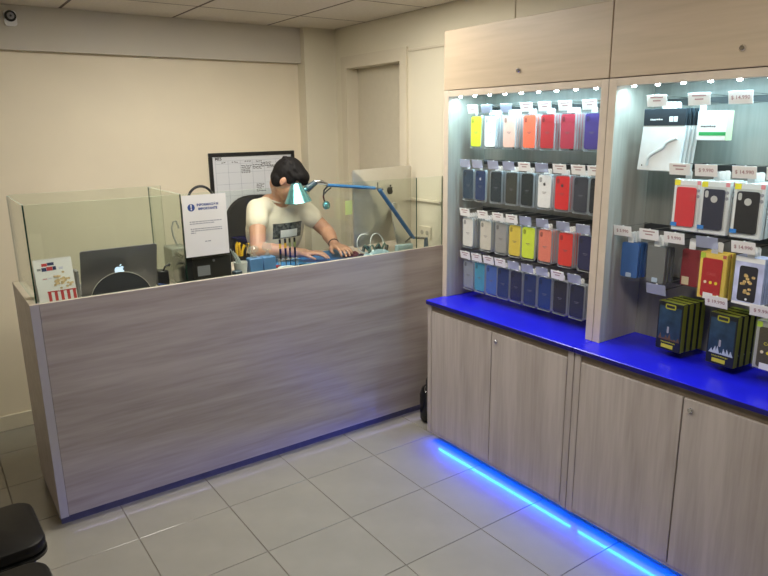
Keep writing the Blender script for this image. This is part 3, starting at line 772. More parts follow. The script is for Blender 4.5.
MB().box(-.150, .150, .0002, .0010, .012, .205).build('screen', plain('screen_dark', (.03, .03, .04), .15), lid)
o = MB().tube([(-.14, .022, .014), (.14, .022, .014)], .006, 8).build('hinge', black_m, t, True)
# dark round pad leaning before the laptop, pale rim
t = thing('round_pad', 'dark round pad with thin pale rim leaning before the laptop', 'pad', (.668, 2.925, DESK+.001))
po = [(.128*math.cos(R(a)), .116*math.sin(R(a))) for a in range(0, 181, 9)]
MB().prism(po, -.003, .003, 'xz').build('disc', plain('pad_dark', (.035, .035, .042), .5), t, rot=(R(-6), 0, 0))
MB().tube([(x, -.003, z) for x, z in po], .0014, 6).build('rim', plain('rim_pale', (.6, .58, .52), .5), t, True, rot=(R(-6), 0, 0))
# small white card between calendar and laptop
o = MB().bbox(-.006, .006, -.03, .03, 0, .13, .002).build('card_stand', plain('dull_grey', (.25, .25, .25), .5)); o.location = (.512, 3.03, DESK); tag(o, 'slim grey card stand between calendar and laptop', 'card stand')
# charger and coiled lead
t = thing('power_adapter', 'black power adapter beside the laptop', 'adapter', (.885, 3.06, DESK))
MB().bbox(-.026, .026, -.03, .03, 0, .075, .006).build('brick', black_m, t, True)
MB().tube([(0, -.02, .07), (.01, -.03, .095), (.035, -.02, .102), (.038, 0, .09)], .004, 8).build('plug_lead', black_m, t, True)
o = MB().tube([(.038*math.cos(R(a)), .03*math.sin(R(a)), .004+.026*max(0, math.sin(R(a*.5)))**2) for a in range(0, 700, 20)], .0028, 6).build('coiled_cable', plain('cable_navy', (.05, .09, .28), .5), None, True); o.location = (.878, 2.965, DESK); tag(o, 'coiled navy cable lying in front of the power adapter', 'cable')
# grey device and hooked cable
t = thing('grey_device', 'greyish green box device behind the crosswise glass', 'device', (1.008, 3.20, DESK))
MB().bbox(-.046, .046, -.06, .06, 0, .155, .005).build('housing', plain('grey_green', (.22, .23, .19), .5), t)
MB().bbox(-.046, .046, -.0615, -.060, .05, .06, .0005).build('seam', plain('grey_green_dark', (.10, .10, .09), .5), t)
o = MB().tube([(.004, 0, .0), (-.012, 0, .05), (-.016, 0, .09), (-.006, 0, .12), (.008, 0, .122), (.016, 0, .10), (.018, 0, .085)], .0042, 8).build('hooked_cable', plain('cable_mid', (.22, .24, .26), .4), None, True); o.location = (1.01, 3.20, DESK+.155); tag(o, 'grey cable bent like a hook above the grey device', 'cable')
# receipt printer
t = thing('receipt_printer', 'boxy black receipt printer with a pale sticker under the notice', 'printer', (1.068, 2.945, DESK), 0)
MB().bbox(-.118, .118, 0, .15, 0, .128, .006).build('housing', black_m, t, True)
MB().bbox(-.110, .116, -.012, .14, .129, .150, .004).build('cover', blackg_m, t, True)
MB().box(-.050, .010, -.0006, 0, .045, .092).build('sticker', plain('sticker_pale', (.38, .38, .42), .5), t)
b = MB()
for k in range(4): b.box(-.044, .004, -.0009, -.0006, .052+k*.010, .056+k*.010)
b.build('sticker_print', grey_ink, t)['kind'] = 'stuff'
MB().lathe([(.006, 0), (.006, .003)], 12, (.030, 0, .112), (0, -1, 0)).build('button', plain('button_grey', (.3, .3, .3)), t)
# black bag standing behind the notice, only its hoop handle above it
t = thing('black_bag', 'black bag with hooped handle standing behind the paper notice', 'bag', (1.140, 3.20, DESK))
MB().bbox(-.085, .085, -.045, .045, 0, .36, .012).build('body', blackf_m, t, True)
MB().tube(arc_pts((.012, 0, .36), .068, .078, 0, 180, 18), .0065, 8).build('handle', black_m, t, True)
# paper cup with tweezers
t = thing('tool_cup', 'white paper cup holding grey tweezers', 'cup', (1.248, 2.985, DESK))
MB().lathe([(.026, 0), (.034, .078), (.032, .078), (.024, .004)], 20).build('cup', plain('cup_white', (.72, .72, .68), .6), t, True)
for (x0, x1, k) in ((-.048, -.005, 0), (-.034, .004, 1), (-.022, .010, 2)):
    MB().tube([(x1, -.004+.006*k, .03), ((x0+x1)/2, 0, .10-.004*k), (x0, .003*k, .148-.012*k)], [.004, .0045, .0025], 6).build('tweezers', plain('steel_pale', (.55, .60, .58), .3, metal=.5), t, True)
o = MB().bbox(-.02, .02, -.02, .02, 0, .05, .004).build('small_case', plain('slate_case', (.05, .08, .11), .4)); o.location = (1.205, 2.93, DESK); tag(o, 'small slate-blue case beside the paper cup', 'case')
# pot with yellow and black handles
t = thing('plier_pot', 'black pot crowded with yellow-handled pliers', 'tool pot', (1.305, 3.10, DESK))
MB().lathe([(.040, 0), (.045, .09), (.043, .09), (.038, .005)], 18).build('pot', black_m, t, True)
ym = plain('tool_yellow', (.72, .42, .02), .4)
for k, (x, y, lx, m) in enumerate(((-.02, 0, -.030, ym), (.0, .01, -.012, ym), (.012, -.01, .020, black_m), (.02, .01, .034, ym), (-.01, -.015, .006, ym), (.005, .02, .012, black_m), (-.024, .014, -.040, black_m))):
    MB().tube([(x, y, .04), (x+(lx-x)*.5, y, .11), (lx+.006, y, .14), (lx+.012, y, .156-.006*k)], [.006, .007, .0075, .005], 8).build('plier_handle', m, t, True)
# two blue dispenser boxes with glass stoppers
gl = clear('stopper_glass', (.93, .95, .93), .05, haze=.12, haze_col=(.9, .9, .85))
for k, (x, nm) in enumerate(((1.322, 'next to the paper cup'), (1.393, 'next to the blue mat'))):
    t = thing('dispenser_bottle', 'blue square dispenser bottle with clear pump top ' + nm, 'bottle', (x, 2.985, DESK), R(-4), 'blue dispenser bottles')
    MB().bbox(-.033, .033, -.03, .03, 0, .090, .004).build('bottle', plain('bottle_blue', (.08, .22, .46), .45), t, True)
    MB().lathe([(.014, .090), (.014, .102), (.008, .105), (.008, .118), (.022, .122), (.025, .135), (.018, .146+.012*k), (.006, .150+.012*k)], 16).build('pump_top', gl, t, True)
# screwdriver stand
t = thing('screwdriver_stand', 'clear stand holding four yellow-banded precision screwdrivers', 'tool stand', (1.525, 3.02, DESK))
MB().bbox(-.055, .055, -.02, .02, .0, .012, .002).build('foot', gl, t); MB().bbox(-.055, .055, -.012, .012, .05, .056, .001).build('rack', gl, t)
for k in range(2): MB().box(-.053+k*.10, -.047+k*.10, -.01, .01, .012, .05).build('post', gl, t)
for k, x in enumerate((-.042, -.012, .014, .042)):
    o = MB().tube([(x, 0, .0135), (x, 0, .05)], .002, 6).tube([(x, 0, .05), (x, 0, .11)], .0058, 8).build('screwdriver', black_m, t, True)
    MB().tube([(x, 0, .112), (x, 0, .138)], .0066, 8).build('band', ym if k < 2 else plain('band_olive', (.25, .28, .10), .4), o, True)
    MB().tube([(x, 0, .138), (x, 0, .160)], .0058, 8).build('cap', black_m, o, True)
# blue repair mat and things on it
o = MB().prism(rrect(.56, .36, .012, 3), 0, .004, 'xy').build('repair_mat', plain('mat_blue', (.03, .20, .48), .45, var=.15, scale=12)); o.location = (1.72, 3.135, DESK); tag(o, 'blue silicone repair mat under the person\'s hands', 'mat')
MT = DESK+.0042
t = thing('repair_tray', 'dark blue parts tray with white teeth along its front', 'tray', (1.80, 2.985, MT), R(4))
MB().bbox(-.115, .115, -.03, .035, 0, .012, .003).build('tray', plain('tray_navy', (.012, .03, .13), .4), t)
for k in range(14): MB().box(-.108+k*.0162, -.098+k*.0162, -.0325, -.030, .001, .011).build('tooth', plain('tooth_pale', (.45, .55, .62), .4), t)
o = MB().lathe([(.030, 0), (.046, 0), (.046, .020), (.030, .020)], 24); o.f.pop(); o.f.pop(); o.mi.pop(); o.mi.pop()
for k in range(24): o.f.append((72+k, 72+(k+1) % 24, (k+1) % 24, k)); o.mi.append(0)
o = o.build('tape_roll', plain('tape_white', (.75, .78, .72), .4), None, True); o.location = (1.485, 2.955, MT); tag(o, 'roll of white tape in front of the screwdriver stand', 'tape')
o = MB().bbox(-.035, .035, -.008, .008, 0, .014, .004).build('red_tool', plain('tool_red', (.42, .02, .03), .4), None, True); o.location = (1.462, 3.06, MT); tag(o, 'small red tool on the blue mat', 'tool')
t = thing('opened_phone', 'opened smartphone lying on the blue mat', 'phone', (1.66, 3.00, MT), R(25))
MB().prism(rrect(.066, .138, .009, 3), 0, .007, 'xy').build('body', black_m, t); MB().prism(rrect(.06, .13, .006, 3), .007, .0076, 'xy').build('screen', plain('screen_blue', (.05, .20, .40), .15), t)
# clutter to the right of the hands
t = thing('cable_tangle', 'tangle of white and dark cables before the desktop computer', 'cables', (2.035, 2.957, DESK))
wc = plain('cable_white', (.72, .73, .70), .4)
MB().tube([(.052*math.cos(R(a))+.012*math.sin(R(a*.37)), .010*math.sin(R(a*1.3)), .078+.062*math.sin(R(a))) for a in range(0, 400, 14)], .0026, 6).build('white_cable', wc, t, True)
MB().tube([(-.075+.05*math.cos(R(a)), -.006+.008*math.sin(R(a*.9)), .095+.05*math.sin(R(a))) for a in range(60, 300, 14)], .0026, 6).build('white_cable', wc, t, True)
MB().tube([(-.085+.014*k, .008*math.sin(k*1.7), .05+.026*math.sin(k*1.1)) for k in range(13)], .010, 8).build('dark_cable', plain('cable_dark', (.03, .035, .03), .5), t, True)
MB().tube([(-.08+.013*k, -.012+.008*math.sin(k*2.3), .065+.022*math.sin(k*1.9+1)) for k in range(12)], .006, 8).build('green_cable', plain('cable_teal', (.10, .17, .14), .5), t, True)
MB().tube([(-.12+.012*k, .006*math.sin(k), .02+.012*abs(math.sin(k*.8))) for k in range(14)], .009, 8).build('dark_cable', plain('cable_dark2', (.05, .02, .025), .5), t, True)
def crumple(name, w, d, h, mat, seed, label, cat, loc, rz=0):
    q = random.Random(seed); nx, ny = 12, 7; top = []; b = MB()
    P = [[(-w/2+w*i/(nx-1), -d/2+d*j/(ny-1), max(.002, h*(.35+.65*q.random())*math.sin(math.pi*(i+.6)/(nx+.2))*math.sin(math.pi*(j+.6)/(ny+.2)))) for j in range(ny)] for i in range(nx)]
    vs = [P[i][j] for i in range(nx) for j in range(ny)]; n = len(vs); vs += [(x, y, 0) for x, y, z in vs]
    fs = [(i*ny+j, (i+1)*ny+j, (i+1)*ny+j+1, i*ny+j+1) for i in range(nx-1) for j in range(ny-1)]
    fs += [tuple(n+a for a in f) for f in fs]
    ring = [i*ny for i in range(nx)]+[(nx-1)*ny+j for j in range(1, ny)]+[i*ny+ny-1 for i in range(nx-2, -1, -1)]+[j for j in range(ny-2, 0, -1)]
    fs += [(ring[k], ring[(k+1) % len(ring)], n+ring[(k+1) % len(ring)], n+ring[k]) for k in range(len(ring))]
    o = b.add(vs, fs).build(name, mat, None, True); o.location = loc; o.rotation_euler = (0, 0, rz); return tag(o, label, cat)
crumple('crumpled_bag', .27, .045, .075, plain('bag_pale', (.42, .56, .60), .3, var=.2, scale=40), 2, 'pale blue crumpled plastic bag before the cables', 'bag', (2.00, 2.906, DESK))
crumple('crumpled_cloth', .10, .06, .045, plain('cloth_wine', (.16, .03, .035), .6), 6, 'crumpled wine-red cloth beside the crumpled bag', 'cloth', (1.955, 3.075, DESK))
o = MB().bbox(-.054, .054, -.016, .016, 0, .070, .003).build('small_box', plain('box_pale', (.45, .58, .60), .5)); o.location = (2.190, 2.902, DESK); tag(o, 'small pale blue box at the foot of the lamp', 'box')

# ================================================================== DESKTOP COMPUTER AND LAMP
t = thing('desktop_computer', 'silver all-in-one computer seen from behind with dark emblem', 'computer', (2.168, 3.062, DESK), R(13.9))
b = MB()
W2 = .252; z0, z1 = .065, .488; n = 14
ring = rrect(2*W2, z1-z0, .016, 4, 0, (z0+z1)/2)
m = len(ring); lv = []
for (sc_, yy) in ((1, .008), (1, 0), (.86, -.012), (.5, -.028), (.2, -.034)): lv.append([(x*sc_, yy, (z-(z0+z1)/2)*sc_+(z0+z1)/2) for x, z in ring])
vs = [p for l in lv for p in l]; fs = [tuple(range(m))]+[(i*m+k, i*m+(k+1) % m, (i+1)*m+(k+1) % m, (i+1)*m+k) for i in range(4) for k in range(m)]+[tuple(range(4*m, 5*m))]
body = b.add(vs, fs).build('housing', alu_m, t, True)
MB().box(-W2+.012, W2-.012, .0082, .0092, .14, z1-.012).build('screen', plain('screen_black', (.01, .01, .012), .1), t)
lb, ll = apple_poly(.052)
MB().prism([(x+.018, y+.362) for x, y in lb], -.0365, -.030, 'xz').prism([(x+.018, y+.362) for x, y in ll], -.0365, -.030, 'xz').build('emblem', plain('emblem_black', (.02, .02, .02), .3), body)
st = [(-.028, .300), (.028, .300), (.036, .285), (.066, .02), (.066, 0), (-.066, 0), (-.066, .02), (-.036, .285)]
s1 = MB().prism([(x, z) for x, z in st], -.004, .004, 'xz').build('stand', alu_m, t, True, loc=(.05, -.125, .002), rot=(R(-18), 0, 0))
MB().bbox(-.016, .116, -.128, .06, 0, .006, .002).build('foot', alu_m, t, True)
MB().box(.036, .064, -.050, -.020, .25, .29).build('hinge_block', alu_m, t)
o = MB().box(-.027, .027, -.0006, .0006, -.038, .038).build('sticky_note', plain('note_lime', (.62, .68, .28), .7)); o.location = (1.889, 2.995, 1.247); o.rotation_euler = (0, 0, R(13.9)); tag(o, 'lime sticky note on the edge of the desktop computer', 'sticky note')
# swing-arm lamp
lamp_b = plain('lamp_blue', (.03, .15, .36), .35); teal = plain('lamp_teal', (.16, .42, .45), .2, metal=.75); steel = plain('steel', (.45, .44, .42), .25, metal=.9)
t = thing('desk_lamp', 'blue swing-arm desk lamp with shiny teal cone shade', 'lamp', (2.378, 2.938, DESK))
def L_(p): return (p[0]-2.378, p[1]-2.938, p[2]-DESK)
MB().lathe([(.048, 0), (.050, .010), (.044, .020), (.014, .026), (.012, .06), (.010, .085)], 24).build('base', plain('lamp_base', (.05, .10, .16), .4), t, True)
e0, e1, e2, e3 = (2.280, 2.932, 1.047), (2.055, 2.944, 1.336), (2.026, 2.948, 1.346), (1.775, 3.020, 1.372)
for s_ in (-.0085, .0085):
    MB().tube([L_((e0[0], e0[1]+s_, e0[2])), L_((e1[0], e1[1]+s_, e1[2]))], .0082, 8).build('lower_arm', lamp_b, t, True)
    MB().tube([L_((e2[0], e2[1]+s_, e2[2])), L_((e3[0], e3[1]+s_, e3[2]))], .0082, 8).build('upper_arm', lamp_b, t, True)
MB().tube([L_((2.085, 2.95, 1.335)), L_((2.010, 2.962, 1.349))], .006, 8).tube([L_((2.05, 2.95, 1.33)), L_((2.05, 2.95, 1.375))], .004, 6).build('elbow', steel, t, True)
MB().tube([L_((2.222, 2.932, 1.03)), L_((2.272, 2.932, 1.06))], .005, 8).tube([L_((2.378, 2.938, 1.035)), L_((2.280, 2.934, 1.050))], .007, 8).build('shoulder', steel, t, True)
sp = [(e0[0]+(e1[0]-e0[0])*(.1+.5*k/80)+.004*math.cos(k*.9), e0[1]+.001+.004*math.sin(k*.9), e0[2]+(e1[2]-e0[2])*(.1+.5*k/80)) for k in range(81)]
MB().tube([L_(p) for p in sp], .0011, 4).build('spring', steel, t, True)
MB().tube([L_((1.785, 3.018, 1.371)), L_((1.752, 3.04, 1.388)), L_((1.715, 3.05, 1.390))], [.006, .013, .012], 10).build('head_joint', chrome_m, t, True)
MB().tube([L_((1.722, 3.05, 1.388)), L_((1.668, 3.05, 1.356))], [.014, .020], 12).build('socket', plain('socket_dark', (.02, .05, .07), .3), t, True)
axd = Vector((.10, -.02, -1)).normalized()
sh = MB(); prof = [(.022, 0), (.026, .004), (.068, .092), (.072, .096), (.069, .098), (.064, .092), (.023, .006)]
sh.lathe(prof, 32, L_((1.606, 3.052, 1.390)), axd); sh.build('shade', teal, t, True)
bp = Vector(L_((1.606, 3.052, 1.390)))+axd*.05
MB().ball(bp, .022, 12, 8).build('bulb', white_m, t, True)
MB().tube([L_((1.668, 3.05, 1.356)), L_((1.640, 3.051, 1.350))], .012, 10).build('shade_neck', teal, t, True)
MB().tube([L_(p) for p in ((1.79, 3.04, 1.365), (1.765, 3.038, 1.345), (1.758, 3.036, 1.31), (1.768, 3.036, 1.275), (1.785, 3.036, 1.26))], .0045, 8).tube([L_(p) for p in ((1.758, 3.036, 1.32), (1.78, 3.036, 1.34), (1.81, 3.042, 1.355))], .0035, 6).build('lamp_cord', black_m, t, True)
MB().lathe([(.010, 0), (.022, .008), (.022, .020), (.008, .026)], 16, L_((1.772, 3.05, 1.262)), (.2, -1, .2)).build('knob', teal, t, True)

# ================================================================== SEATS
def round_pad(b, w, d, z0, z1, r, e=.012, n=6):
    """cushion: rounded rectangle with soft top and bottom rims"""
    lv = []
    for (inset, z) in ((e, z0), (e*.3, z0+e*.3), (0, z0+e), (0, z1-e), (e*.3, z1-e*.3), (e, z1)):
        lv.append([(x, y, z) for x, y in rrect(w-2*inset, d-2*inset, max(.004, r-inset), n)])
    m = len(lv[0]); vs = [p for l in lv for p in l]
    b.add(vs, [tuple(range(m))]+[(i*m+k, i*m+(k+1) % m, (i+1)*m+(k+1) % m, (i+1)*m+k) for i in range(5) for k in range(m)]+[tuple(range(5*m, 6*m))])
    return b
def stool(loc, label):
    t = thing('stool', label, 'stool', loc, R(2), 'black padded stools')
    round_pad(MB(), .30, .31, .410, .452, .06, .014).build('seat', plain('seat_vinyl', (.008, .007, .006), .45, spec=.2, var=.2, scale=8), t, True)
    MB().prism(rrect(.304, .314, .062, 6), .398, .4095, 'xy').build('seat_rim', blackg_m, t, True)
    for sx in (-1, 1):
        for sy in (-1, 1): MB().tube([(sx*.10, sy*.10, .40), (sx*.135, sy*.135, .012)], .011, 10).build('leg', black_m, t, True)
    MB().tube([(-.125, -.125, .13), (.125, -.125, .13), (.125, .125, .13), (-.125, .125, .13), (-.125, -.125, .13)], .007, 8).build('foot_ring', black_m, t, True)
stool((.018, 2.195, 0), 'black vinyl stool by the free end of the counter')
stool((.008, 1.815, 0), 'black vinyl stool standing one farther from the counter')
# office chair behind the desk
t = thing('office_chair', 'black high office chair behind the seated person', 'office chair', (1.72, 3.66, 0), R(-4))
round_pad(MB(), .46, .42, .550, .612, .09, .02).build('seat', blackf_m, t, True)
bk = MB(); bp_ = rrect(.47, .52, .20, 8, 0, 0)
lv = []
for (ins, y) in ((.02, -.022), (0, -.012), (0, .012), (.02, .022)): lv.append([(x*(1-ins*2), y+.05*(x/.235)**2*-1, z*(1-ins*2)) for x, z in bp_])
m = len(bp_); bk.add([p for l in lv for p in l], [tuple(range(m))]+[(i*m+k, i*m+(k+1) % m, (i+1)*m+(k+1) % m, (i+1)*m+k) for i in range(3) for k in range(m)]+[tuple(range(3*m, 4*m))])
bk.build('backrest', blackf_m, t, True, loc=(.02, .215, .998), rot=(R(-5), 0, 0))
MB().tube([(0, .05, .545), (0, .22, .56), (0, .262, .70), (0, .245, .95)], .02, 10).build('back_bracket', black_m, t, True)
MB().lathe([(.045, .53), (.045, .551)], 16).lathe([(.022, .12), (.022, .531)], 14).build('gas_post', black_m, t, True)
MB().lathe([(.04, .085), (.04, .13)], 16).build('hub', black_m, t, True)
for k in range(5):
    a = R(72*k+20); ca, sa = math.cos(a), math.sin(a)
    l = MB().tube([(.03*ca, .03*sa, .108), (.25*ca, .25*sa, .075)], [.02, .013], 8).build('base_arm', black_m, t, True)
    MB().lathe([(.026, -.014), (.028, 0), (.026, .014)], 14, (.25*ca, .25*sa, .0285), (-sa, ca, 0)).build('caster', black_m, l, True)

# ---- black canister tucked between the counter and the cabinet
t = thing('black_canister', 'black canister with metal ring tucked between counter and cabinet', 'canister', (2.262, 2.735, 0))
MB().lathe([(.055, .004), (.070, .02), (.072, .16), (.060, .20), (.030, .225), (.024, .30), (.020, .33)], 20).build('body', blackg_m, t, True)
MB().tube([(-.062+.0, -.03+.018*math.cos(R(a)), .215+.022*math.sin(R(a))) for a in range(0, 361, 30)], .0035, 6).build('metal_ring', chrome_m, t, True)
MB().tube([(-.015, -.01, .31), (-.06, -.03, .27), (-.075, -.05, .18), (-.070, -.055, .08), (-.05, -.05, .01)], .009, 8).build('hose', black_m, t, True)

# ================================================================== PERSON
def remesh(b, name, mat, voxel, smooth_n, parent, disp=None):
    me = b.mesh(name+'_src', mat); o = bpy.data.objects.new('tmp', me); col.objects.link(o)
    m = o.modifiers.new('r', 'REMESH'); m.mode = 'VOXEL'; m.voxel_size = voxel; m.adaptivity = 0
    if smooth_n:
        q = o.modifiers.new('s', 'SMOOTH'); q.factor = .5; q.iterations = smooth_n
    dg = bpy.context.evaluated_depsgraph_get(); dg.update()
    out = bpy.data.meshes.new_from_object(o.evaluated_get(dg)); bpy.data.objects.remove(o)
    out.name = name; out.materials.clear(); out.materials.append(mat)
    for p in out.polygons: p.use_smooth = True
    return link(name, out, parent)
PO = Vector((1.70, 3.62, 0))
person = thing('person', 'person in cream t-shirt bent over repair work at the counter', 'person', PO)
def V(x, y, z): return Vector((x, y, z))-PO
def limb(b, pts, rs, n=14):
    pts = [Vector(p) for p in pts]; P = []; Q = []
    for i in range(len(pts)-1):
        for k in range(6):
            f = k/6; P.append(pts[i].lerp(pts[i+1], f)); Q.append(rs[i]*(1-f)+rs[i+1]*f)
    P.append(pts[-1]); Q.append(rs[-1])
    b.tube(P, Q, n)
    for p, r in zip(pts, rs): b.ball(p, r*.995, 12, 8)
    return b
def oball(b, c, r, axes, n=18, m=12):
    """ellipsoid with its own axes"""
    q = MB().ball((0, 0, 0), r, n, m); c = Vector(c)
    b.add([c+axes[0]*v[0]+axes[1]*v[1]+axes[2]*v[2] for v in q.v], q.f); return b
SR, ER, WR = V(1.560, 3.445, 1.222), V(1.480, 3.285, 1.022), V(1.655, 3.135, 1.006)
SL, EL, WL = V(1.855, 3.455, 1.202), V(1.970, 3.370, 1.062), V(1.892, 3.165, 1.022)
NB, HC = V(1.710, 3.475, 1.240), V(1.713, 3.345, 1.384)
# head frame: f where the face points, u crown, l the person's left
hf = Vector((.52, -.50, -.66)).normalized(); hu = Vector((.25, -.22, .94)); hu = (hu-hf*hu.dot(hf)).normalized(); hl = hu.cross(hf).normalized()
HS = .90
def HP(x, y, z): return HC + (hl*x + hf*y + hu*z)*HS
body = MB(); AX = (hl*HS, hf*HS, hu*HS)
oball(body, HP(0, -.012, .018), (.076, .096, .094), AX); oball(body, HP(0, .022, -.048), (.060, .066, .066), AX); oball(body, HP(0, .050, -.090), (.034, .030, .026), AX)
limb(body, [HP(0, .088, .012), HP(0, .108, -.022)], [.008, .013], 8); oball(body, HP(0, .106, -.028), (.017, .012, .010), AX)
for s_ in (-1, 1):
    oball(body, HP(s_*.030, .076, .024), (.022, .014, .010), AX); oball(body, HP(s_*.040, .060, -.026), (.022, .022, .022), AX)
    oball(body, HP(s_*.078, -.006, -.006), (.009, .020, .031), AX); oball(body, HP(s_*.080, -.002, -.026), (.007, .012, .012), AX)
oball(body, HP(0, .082, -.058), (.024, .014, .008), AX); oball(body, HP(0, .078, -.068), (.020, .014, .008), AX)
limb(body, [NB+Vector((0, .02, -.03)), NB.lerp(HC, .45)+Vector((0, .01, 0)), HP(0, -.030, -.055)], [.066, .056, .054])
TORSO = ((V(1.705, 3.525, 1.09), (.165, .105, .19)), (V(1.70, 3.60, .88), (.150, .105, .20)), (V(1.70, 3.65, .73), (.160, .120, .10)))
EY = (Vector((1, 0, 0)), Vector((0, .97, .24)), Vector((0, -.24, .97)))
for c, r in TORSO: oball(body, c, tuple(q-.016 for q in r), EY)
limb(body, [SR+Vector((.02, 0, -.01)), NB+Vector((-.05, .02, .005)), NB+Vector((.05, .02, .005)), SL+Vector((-.02, 0, -.01))], [.046, .054, .054, .046])
limb(body, [SR, SR.lerp(ER, .5), ER], [.046, .047, .041]); limb(body, [ER, ER.lerp(WR, .35), WR], [.042, .043, .027])
limb(body, [SL, SL.lerp(EL, .5), EL], [.046, .047, .041]); limb(body, [EL, EL.lerp(WL, .35), WL], [.042, .042, .027])
for s_ in (-1, 1):
    hip, knee, ankle = V(1.70+s_*.09, 3.64, .72), V(1.70+s_*.13, 3.24, .70), V(1.70+s_*.12, 3.30, .275)
    limb(body, [hip, knee], [.085, .058]); limb(body, [knee, knee.lerp(ankle, .35), ankle], [.057, .055, .036])
    limb(body, [ankle+Vector((0, .03, -.03)), ankle+Vector((0, -.16, -.045))], [.036, .028])
def hand(w, d, side, up, curl, spread):
    """w wrist, d pointing direction, side towards the thumb, up the back of the hand"""
    d = d.normalized(); side = (side-d*side.dot(d)).normalized(); up = side.cross(d).normalized()*(1 if side.cross(d).dot(up) > 0 else -1)
    q = lambda a, b_, c: w + d*a + side*b_ + up*c
    oball(body, q(.052, 0, 0), (.040, .046, .015), (side, d, up)); limb(body, [w, q(.03, 0, .001)], [.027, .024])
    for k, (o_, L) in enumerate(((.030, .070), (.010, .080), (-.010, .075), (-.029, .058))):
        sp_ = spread*(1.5-k); bx = q(.088, o_, .003)
        d1 = (d + side*sp_*.12 - up*curl*.35).normalized(); d2 = (d + side*sp_*.12 - up*curl*1.1).normalized(); d3 = (d + side*sp_*.10 - up*curl*1.9).normalized()
        p1 = bx+d1*L*.45; p2 = p1+d2*L*.32; p3 = p2+d3*L*.23
        limb(body, [q(.06, o_*.8, .001), bx, p1, p2, p3], [.011, .0102, .0090, .0082, .0068], 8)
    limb(body, [q(.018, .022, -.002), q(.045, .048, -.006), q(.072, .058, -.014), q(.090, .056, -.022)], [.014, .0115, .0098, .0078], 8)
hand(WR, Vector((.80, -.58, -.03)), Vector((-.45, -.75, 0)), Vector((0, 0, 1)), .42, .9)
hand(WL, Vector((-.02, -.95, -.10)), Vector((-1, 0, 0)), Vector((0, 0, 1)), .50, .7)
skin = plain('skin', (.50, .27, .17), .5, var=.06, scale=25)
remesh(body, 'body', skin, .0045, 3, person)
# shirt with a printed panel
shirt_m, nt, bs = new_mat('shirt_cloth'); bs.inputs['Roughness'].default_value = .85
tc = nt.nodes.new('ShaderNodeTexCoord'); sx = nt.nodes.new('ShaderNodeSeparateXYZ'); nt.links.new(tc.outputs['Object'], sx.inputs[0])
def rng(out, a, b):
    g1 = nt.nodes.new('ShaderNodeMath'); g1.operation = 'GREATER_THAN'; g1.inputs[1].default_value = a; nt.links.new(out, g1.inputs[0])
    g2 = nt.nodes.new('ShaderNodeMath'); g2.operation = 'LESS_THAN'; g2.inputs[1].default_value = b; nt.links.new(out, g2.inputs[0])
    mu = nt.nodes.new('ShaderNodeMath'); mu.operation = 'MULTIPLY'; nt.links.new(g1.outputs[0], mu.inputs[0]); nt.links.new(g2.outputs[0], mu.inputs[1]); return mu.outputs[0]
def both(a, b):
    mu = nt.nodes.new('ShaderNodeMath'); mu.operation = 'MULTIPLY'; nt.links.new(a, mu.inputs[0]); nt.links.new(b, mu.inputs[1]); return mu.outputs[0]
PX0, PX1, PZ0, PZ1 = 1.635-PO.x, 1.830-PO.x, 1.045, 1.135
front = rng(sx.outputs['Y'], -.5, -.09)
dark = both(both(rng(sx.outputs['X'], PX0, PX1), rng(sx.outputs['Z'], PZ0, PZ1)), front)
lite = both(both(rng(sx.outputs['X'], PX0+.045, PX1-.035), rng(sx.outputs['Z'], PZ0+.005, PZ1-.040)), front)
no = nt.nodes.new('ShaderNodeTexNoise'); no.inputs['Scale'].default_value = 60; nt.links.new(tc.outputs['Object'], no.inputs['Vector'])
rp = nt.nodes.new('ShaderNodeValToRGB'); rp.color_ramp.elements[0].color = (.02, .025, .025, 1); rp.color_ramp.elements[1].color = (.14, .15, .14, 1); rp.color_ramp.elements[0].position = .4; rp.color_ramp.elements[1].position = .65
nt.links.new(no.outputs['Fac'], rp.inputs['Fac'])
m1 = nt.nodes.new('ShaderNodeMixRGB'); m1.inputs[1].default_value = (.74, .68, .54, 1); nt.links.new(dark, m1.inputs[0]); nt.links.new(rp.outputs[0], m1.inputs[2])
m2 = nt.nodes.new('ShaderNodeMixRGB'); m2.inputs[2].default_value = (.75, .76, .72, 1); nt.links.new(lite, m2.inputs[0]); nt.links.new(m1.outputs[0], m2.inputs[1])
nt.links.new(m2.outputs[0], bs.inputs['Base Color'])
n3 = nt.nodes.new('ShaderNodeTexNoise'); n3.inputs['Scale'].default_value = 9; n3.inputs['Detail'].default_value = 2; nt.links.new(tc.outputs['Object'], n3.inputs['Vector'])
bpn = nt.nodes.new('ShaderNodeBump'); bpn.inputs['Strength'].default_value = .6; bpn.inputs['Distance'].default_value = .02; nt.links.new(n3.outputs['Fac'], bpn.inputs['Height']); nt.links.new(bpn.outputs['Normal'], bs.inputs['Normal'])
sh = MB()
for c, r in TORSO[:2]: oball(sh, c, tuple(q+.018 for q in r), EY)
oball(sh, TORSO[2][0]+Vector((0, 0, .03)), (.178, .138, .11), EY)
limb(sh, [SR+Vector((.01, 0, 0)), NB+Vector((-.045, .02, -.012)), NB+Vector((.045, .02, -.012)), SL+Vector((-.01, 0, 0))], [.060, .062, .062, .060])
limb(sh, [SR, SR.lerp(ER, .18), SR.lerp(ER, .33)], [.061, .063, .064]); limb(sh, [SL, SL.lerp(EL, .22), SL.lerp(EL, .40)], [.060, .062, .062])
remesh(sh, 'shirt', shirt_m, .008, 4, person)
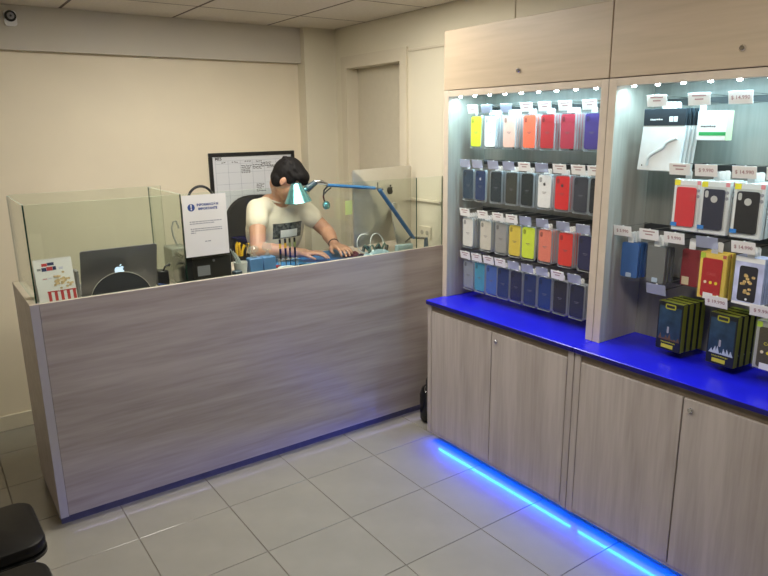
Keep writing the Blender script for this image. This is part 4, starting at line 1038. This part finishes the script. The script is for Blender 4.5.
# collar ring, trousers, shoes, wristband, hair, eyes
MB().tube([NB+Vector((.066*math.cos(R(a)), -.012+.060*math.sin(R(a)), .032-.030*(1-math.sin(R(a)))*.5+.012)) for a in range(0, 361, 15)], .0075, 8).build('collar', plain('collar_cream', (.66, .62, .52), .85), person, True)
tr = MB()
oball(tr, TORSO[2][0]+Vector((0, 0, -.005)), (.172, .130, .085), EY)
for s_ in (-1, 1):
    hip, knee, ankle = V(1.70+s_*.09, 3.64, .72), V(1.70+s_*.13, 3.24, .70), V(1.70+s_*.12, 3.30, .29)
    limb(tr, [hip, knee], [.095, .070]); limb(tr, [knee, knee.lerp(ankle, .35), ankle], [.070, .066, .055])
    remesh(limb(MB(), [ankle+Vector((0, .035, -.045)), ankle+Vector((0, -.08, -.058)), ankle+Vector((0, -.18, -.066))], [.050, .045, .036]), 'shoe', black_m, .008, 3, person)
remesh(tr, 'trousers', plain('trousers_navy', (.03, .04, .07), .85), .010, 3, person)
wa = (WL-EL).normalized(); wu = wa.orthogonal().normalized(); wv = wa.cross(wu)
MB().tube([WL-wa*.012+(wu*math.cos(R(a))+wv*math.sin(R(a)))*.0275 for a in range(0, 361, 20)], .004, 6).build('wristband', black_m, person, True)
hr = MB()
oball(hr, HP(0, -.026, .034), (.086, .098, .104), AX); oball(hr, HP(0, .040, .080), (.070, .062, .042), AX); oball(hr, HP(.022, .072, .056), (.046, .036, .026), AX)
oball(hr, HP(0, -.052, -.016), (.074, .058, .064), AX)
for s_ in (-1, 1): oball(hr, HP(s_*.056, -.040, -.026), (.026, .042, .050), AX); oball(hr, HP(s_*.066, .010, .038), (.020, .046, .042), AX)
rq = random.Random(8)
for k in range(70):
    a = rq.uniform(0, 2*math.pi); e = rq.uniform(.15, 1.5)
    d = Vector((math.cos(a)*math.cos(e), math.sin(a)*math.cos(e), math.sin(e)))
    p = Vector((d.x*.088, d.y*.100-.026, d.z*.092+.034))
    limb(hr, [HP(*p), HP(p.x*1.05, p.y+.030, p.z*1.03-.004)], [.010, .003], 6)
hair_m = plain('hair_black', (.006, .005, .005), .7, spec=.25, var=.3, scale=200, bump=.8)
remesh(hr, 'hair', hair_m, .0045, 2, person)
for s_ in (-1, 1):
    MB().ball(HP(s_*.031, .078, .004), .011, 12, 8).build('eye', plain('eye_white', (.7, .68, .64), .2), person, True)
    MB().ball(HP(s_*.031, .0865, .002), .0042, 8, 6).build('iris', plain('iris_dark', (.02, .012, .008), .2), person, True)
    MB().tube([HP(s_*.014, .089, .026), HP(s_*.032, .089, .031), HP(s_*.050, .076, .026)], [.004, .005, .003], 6).build('eyebrow', hair_m, person, True)
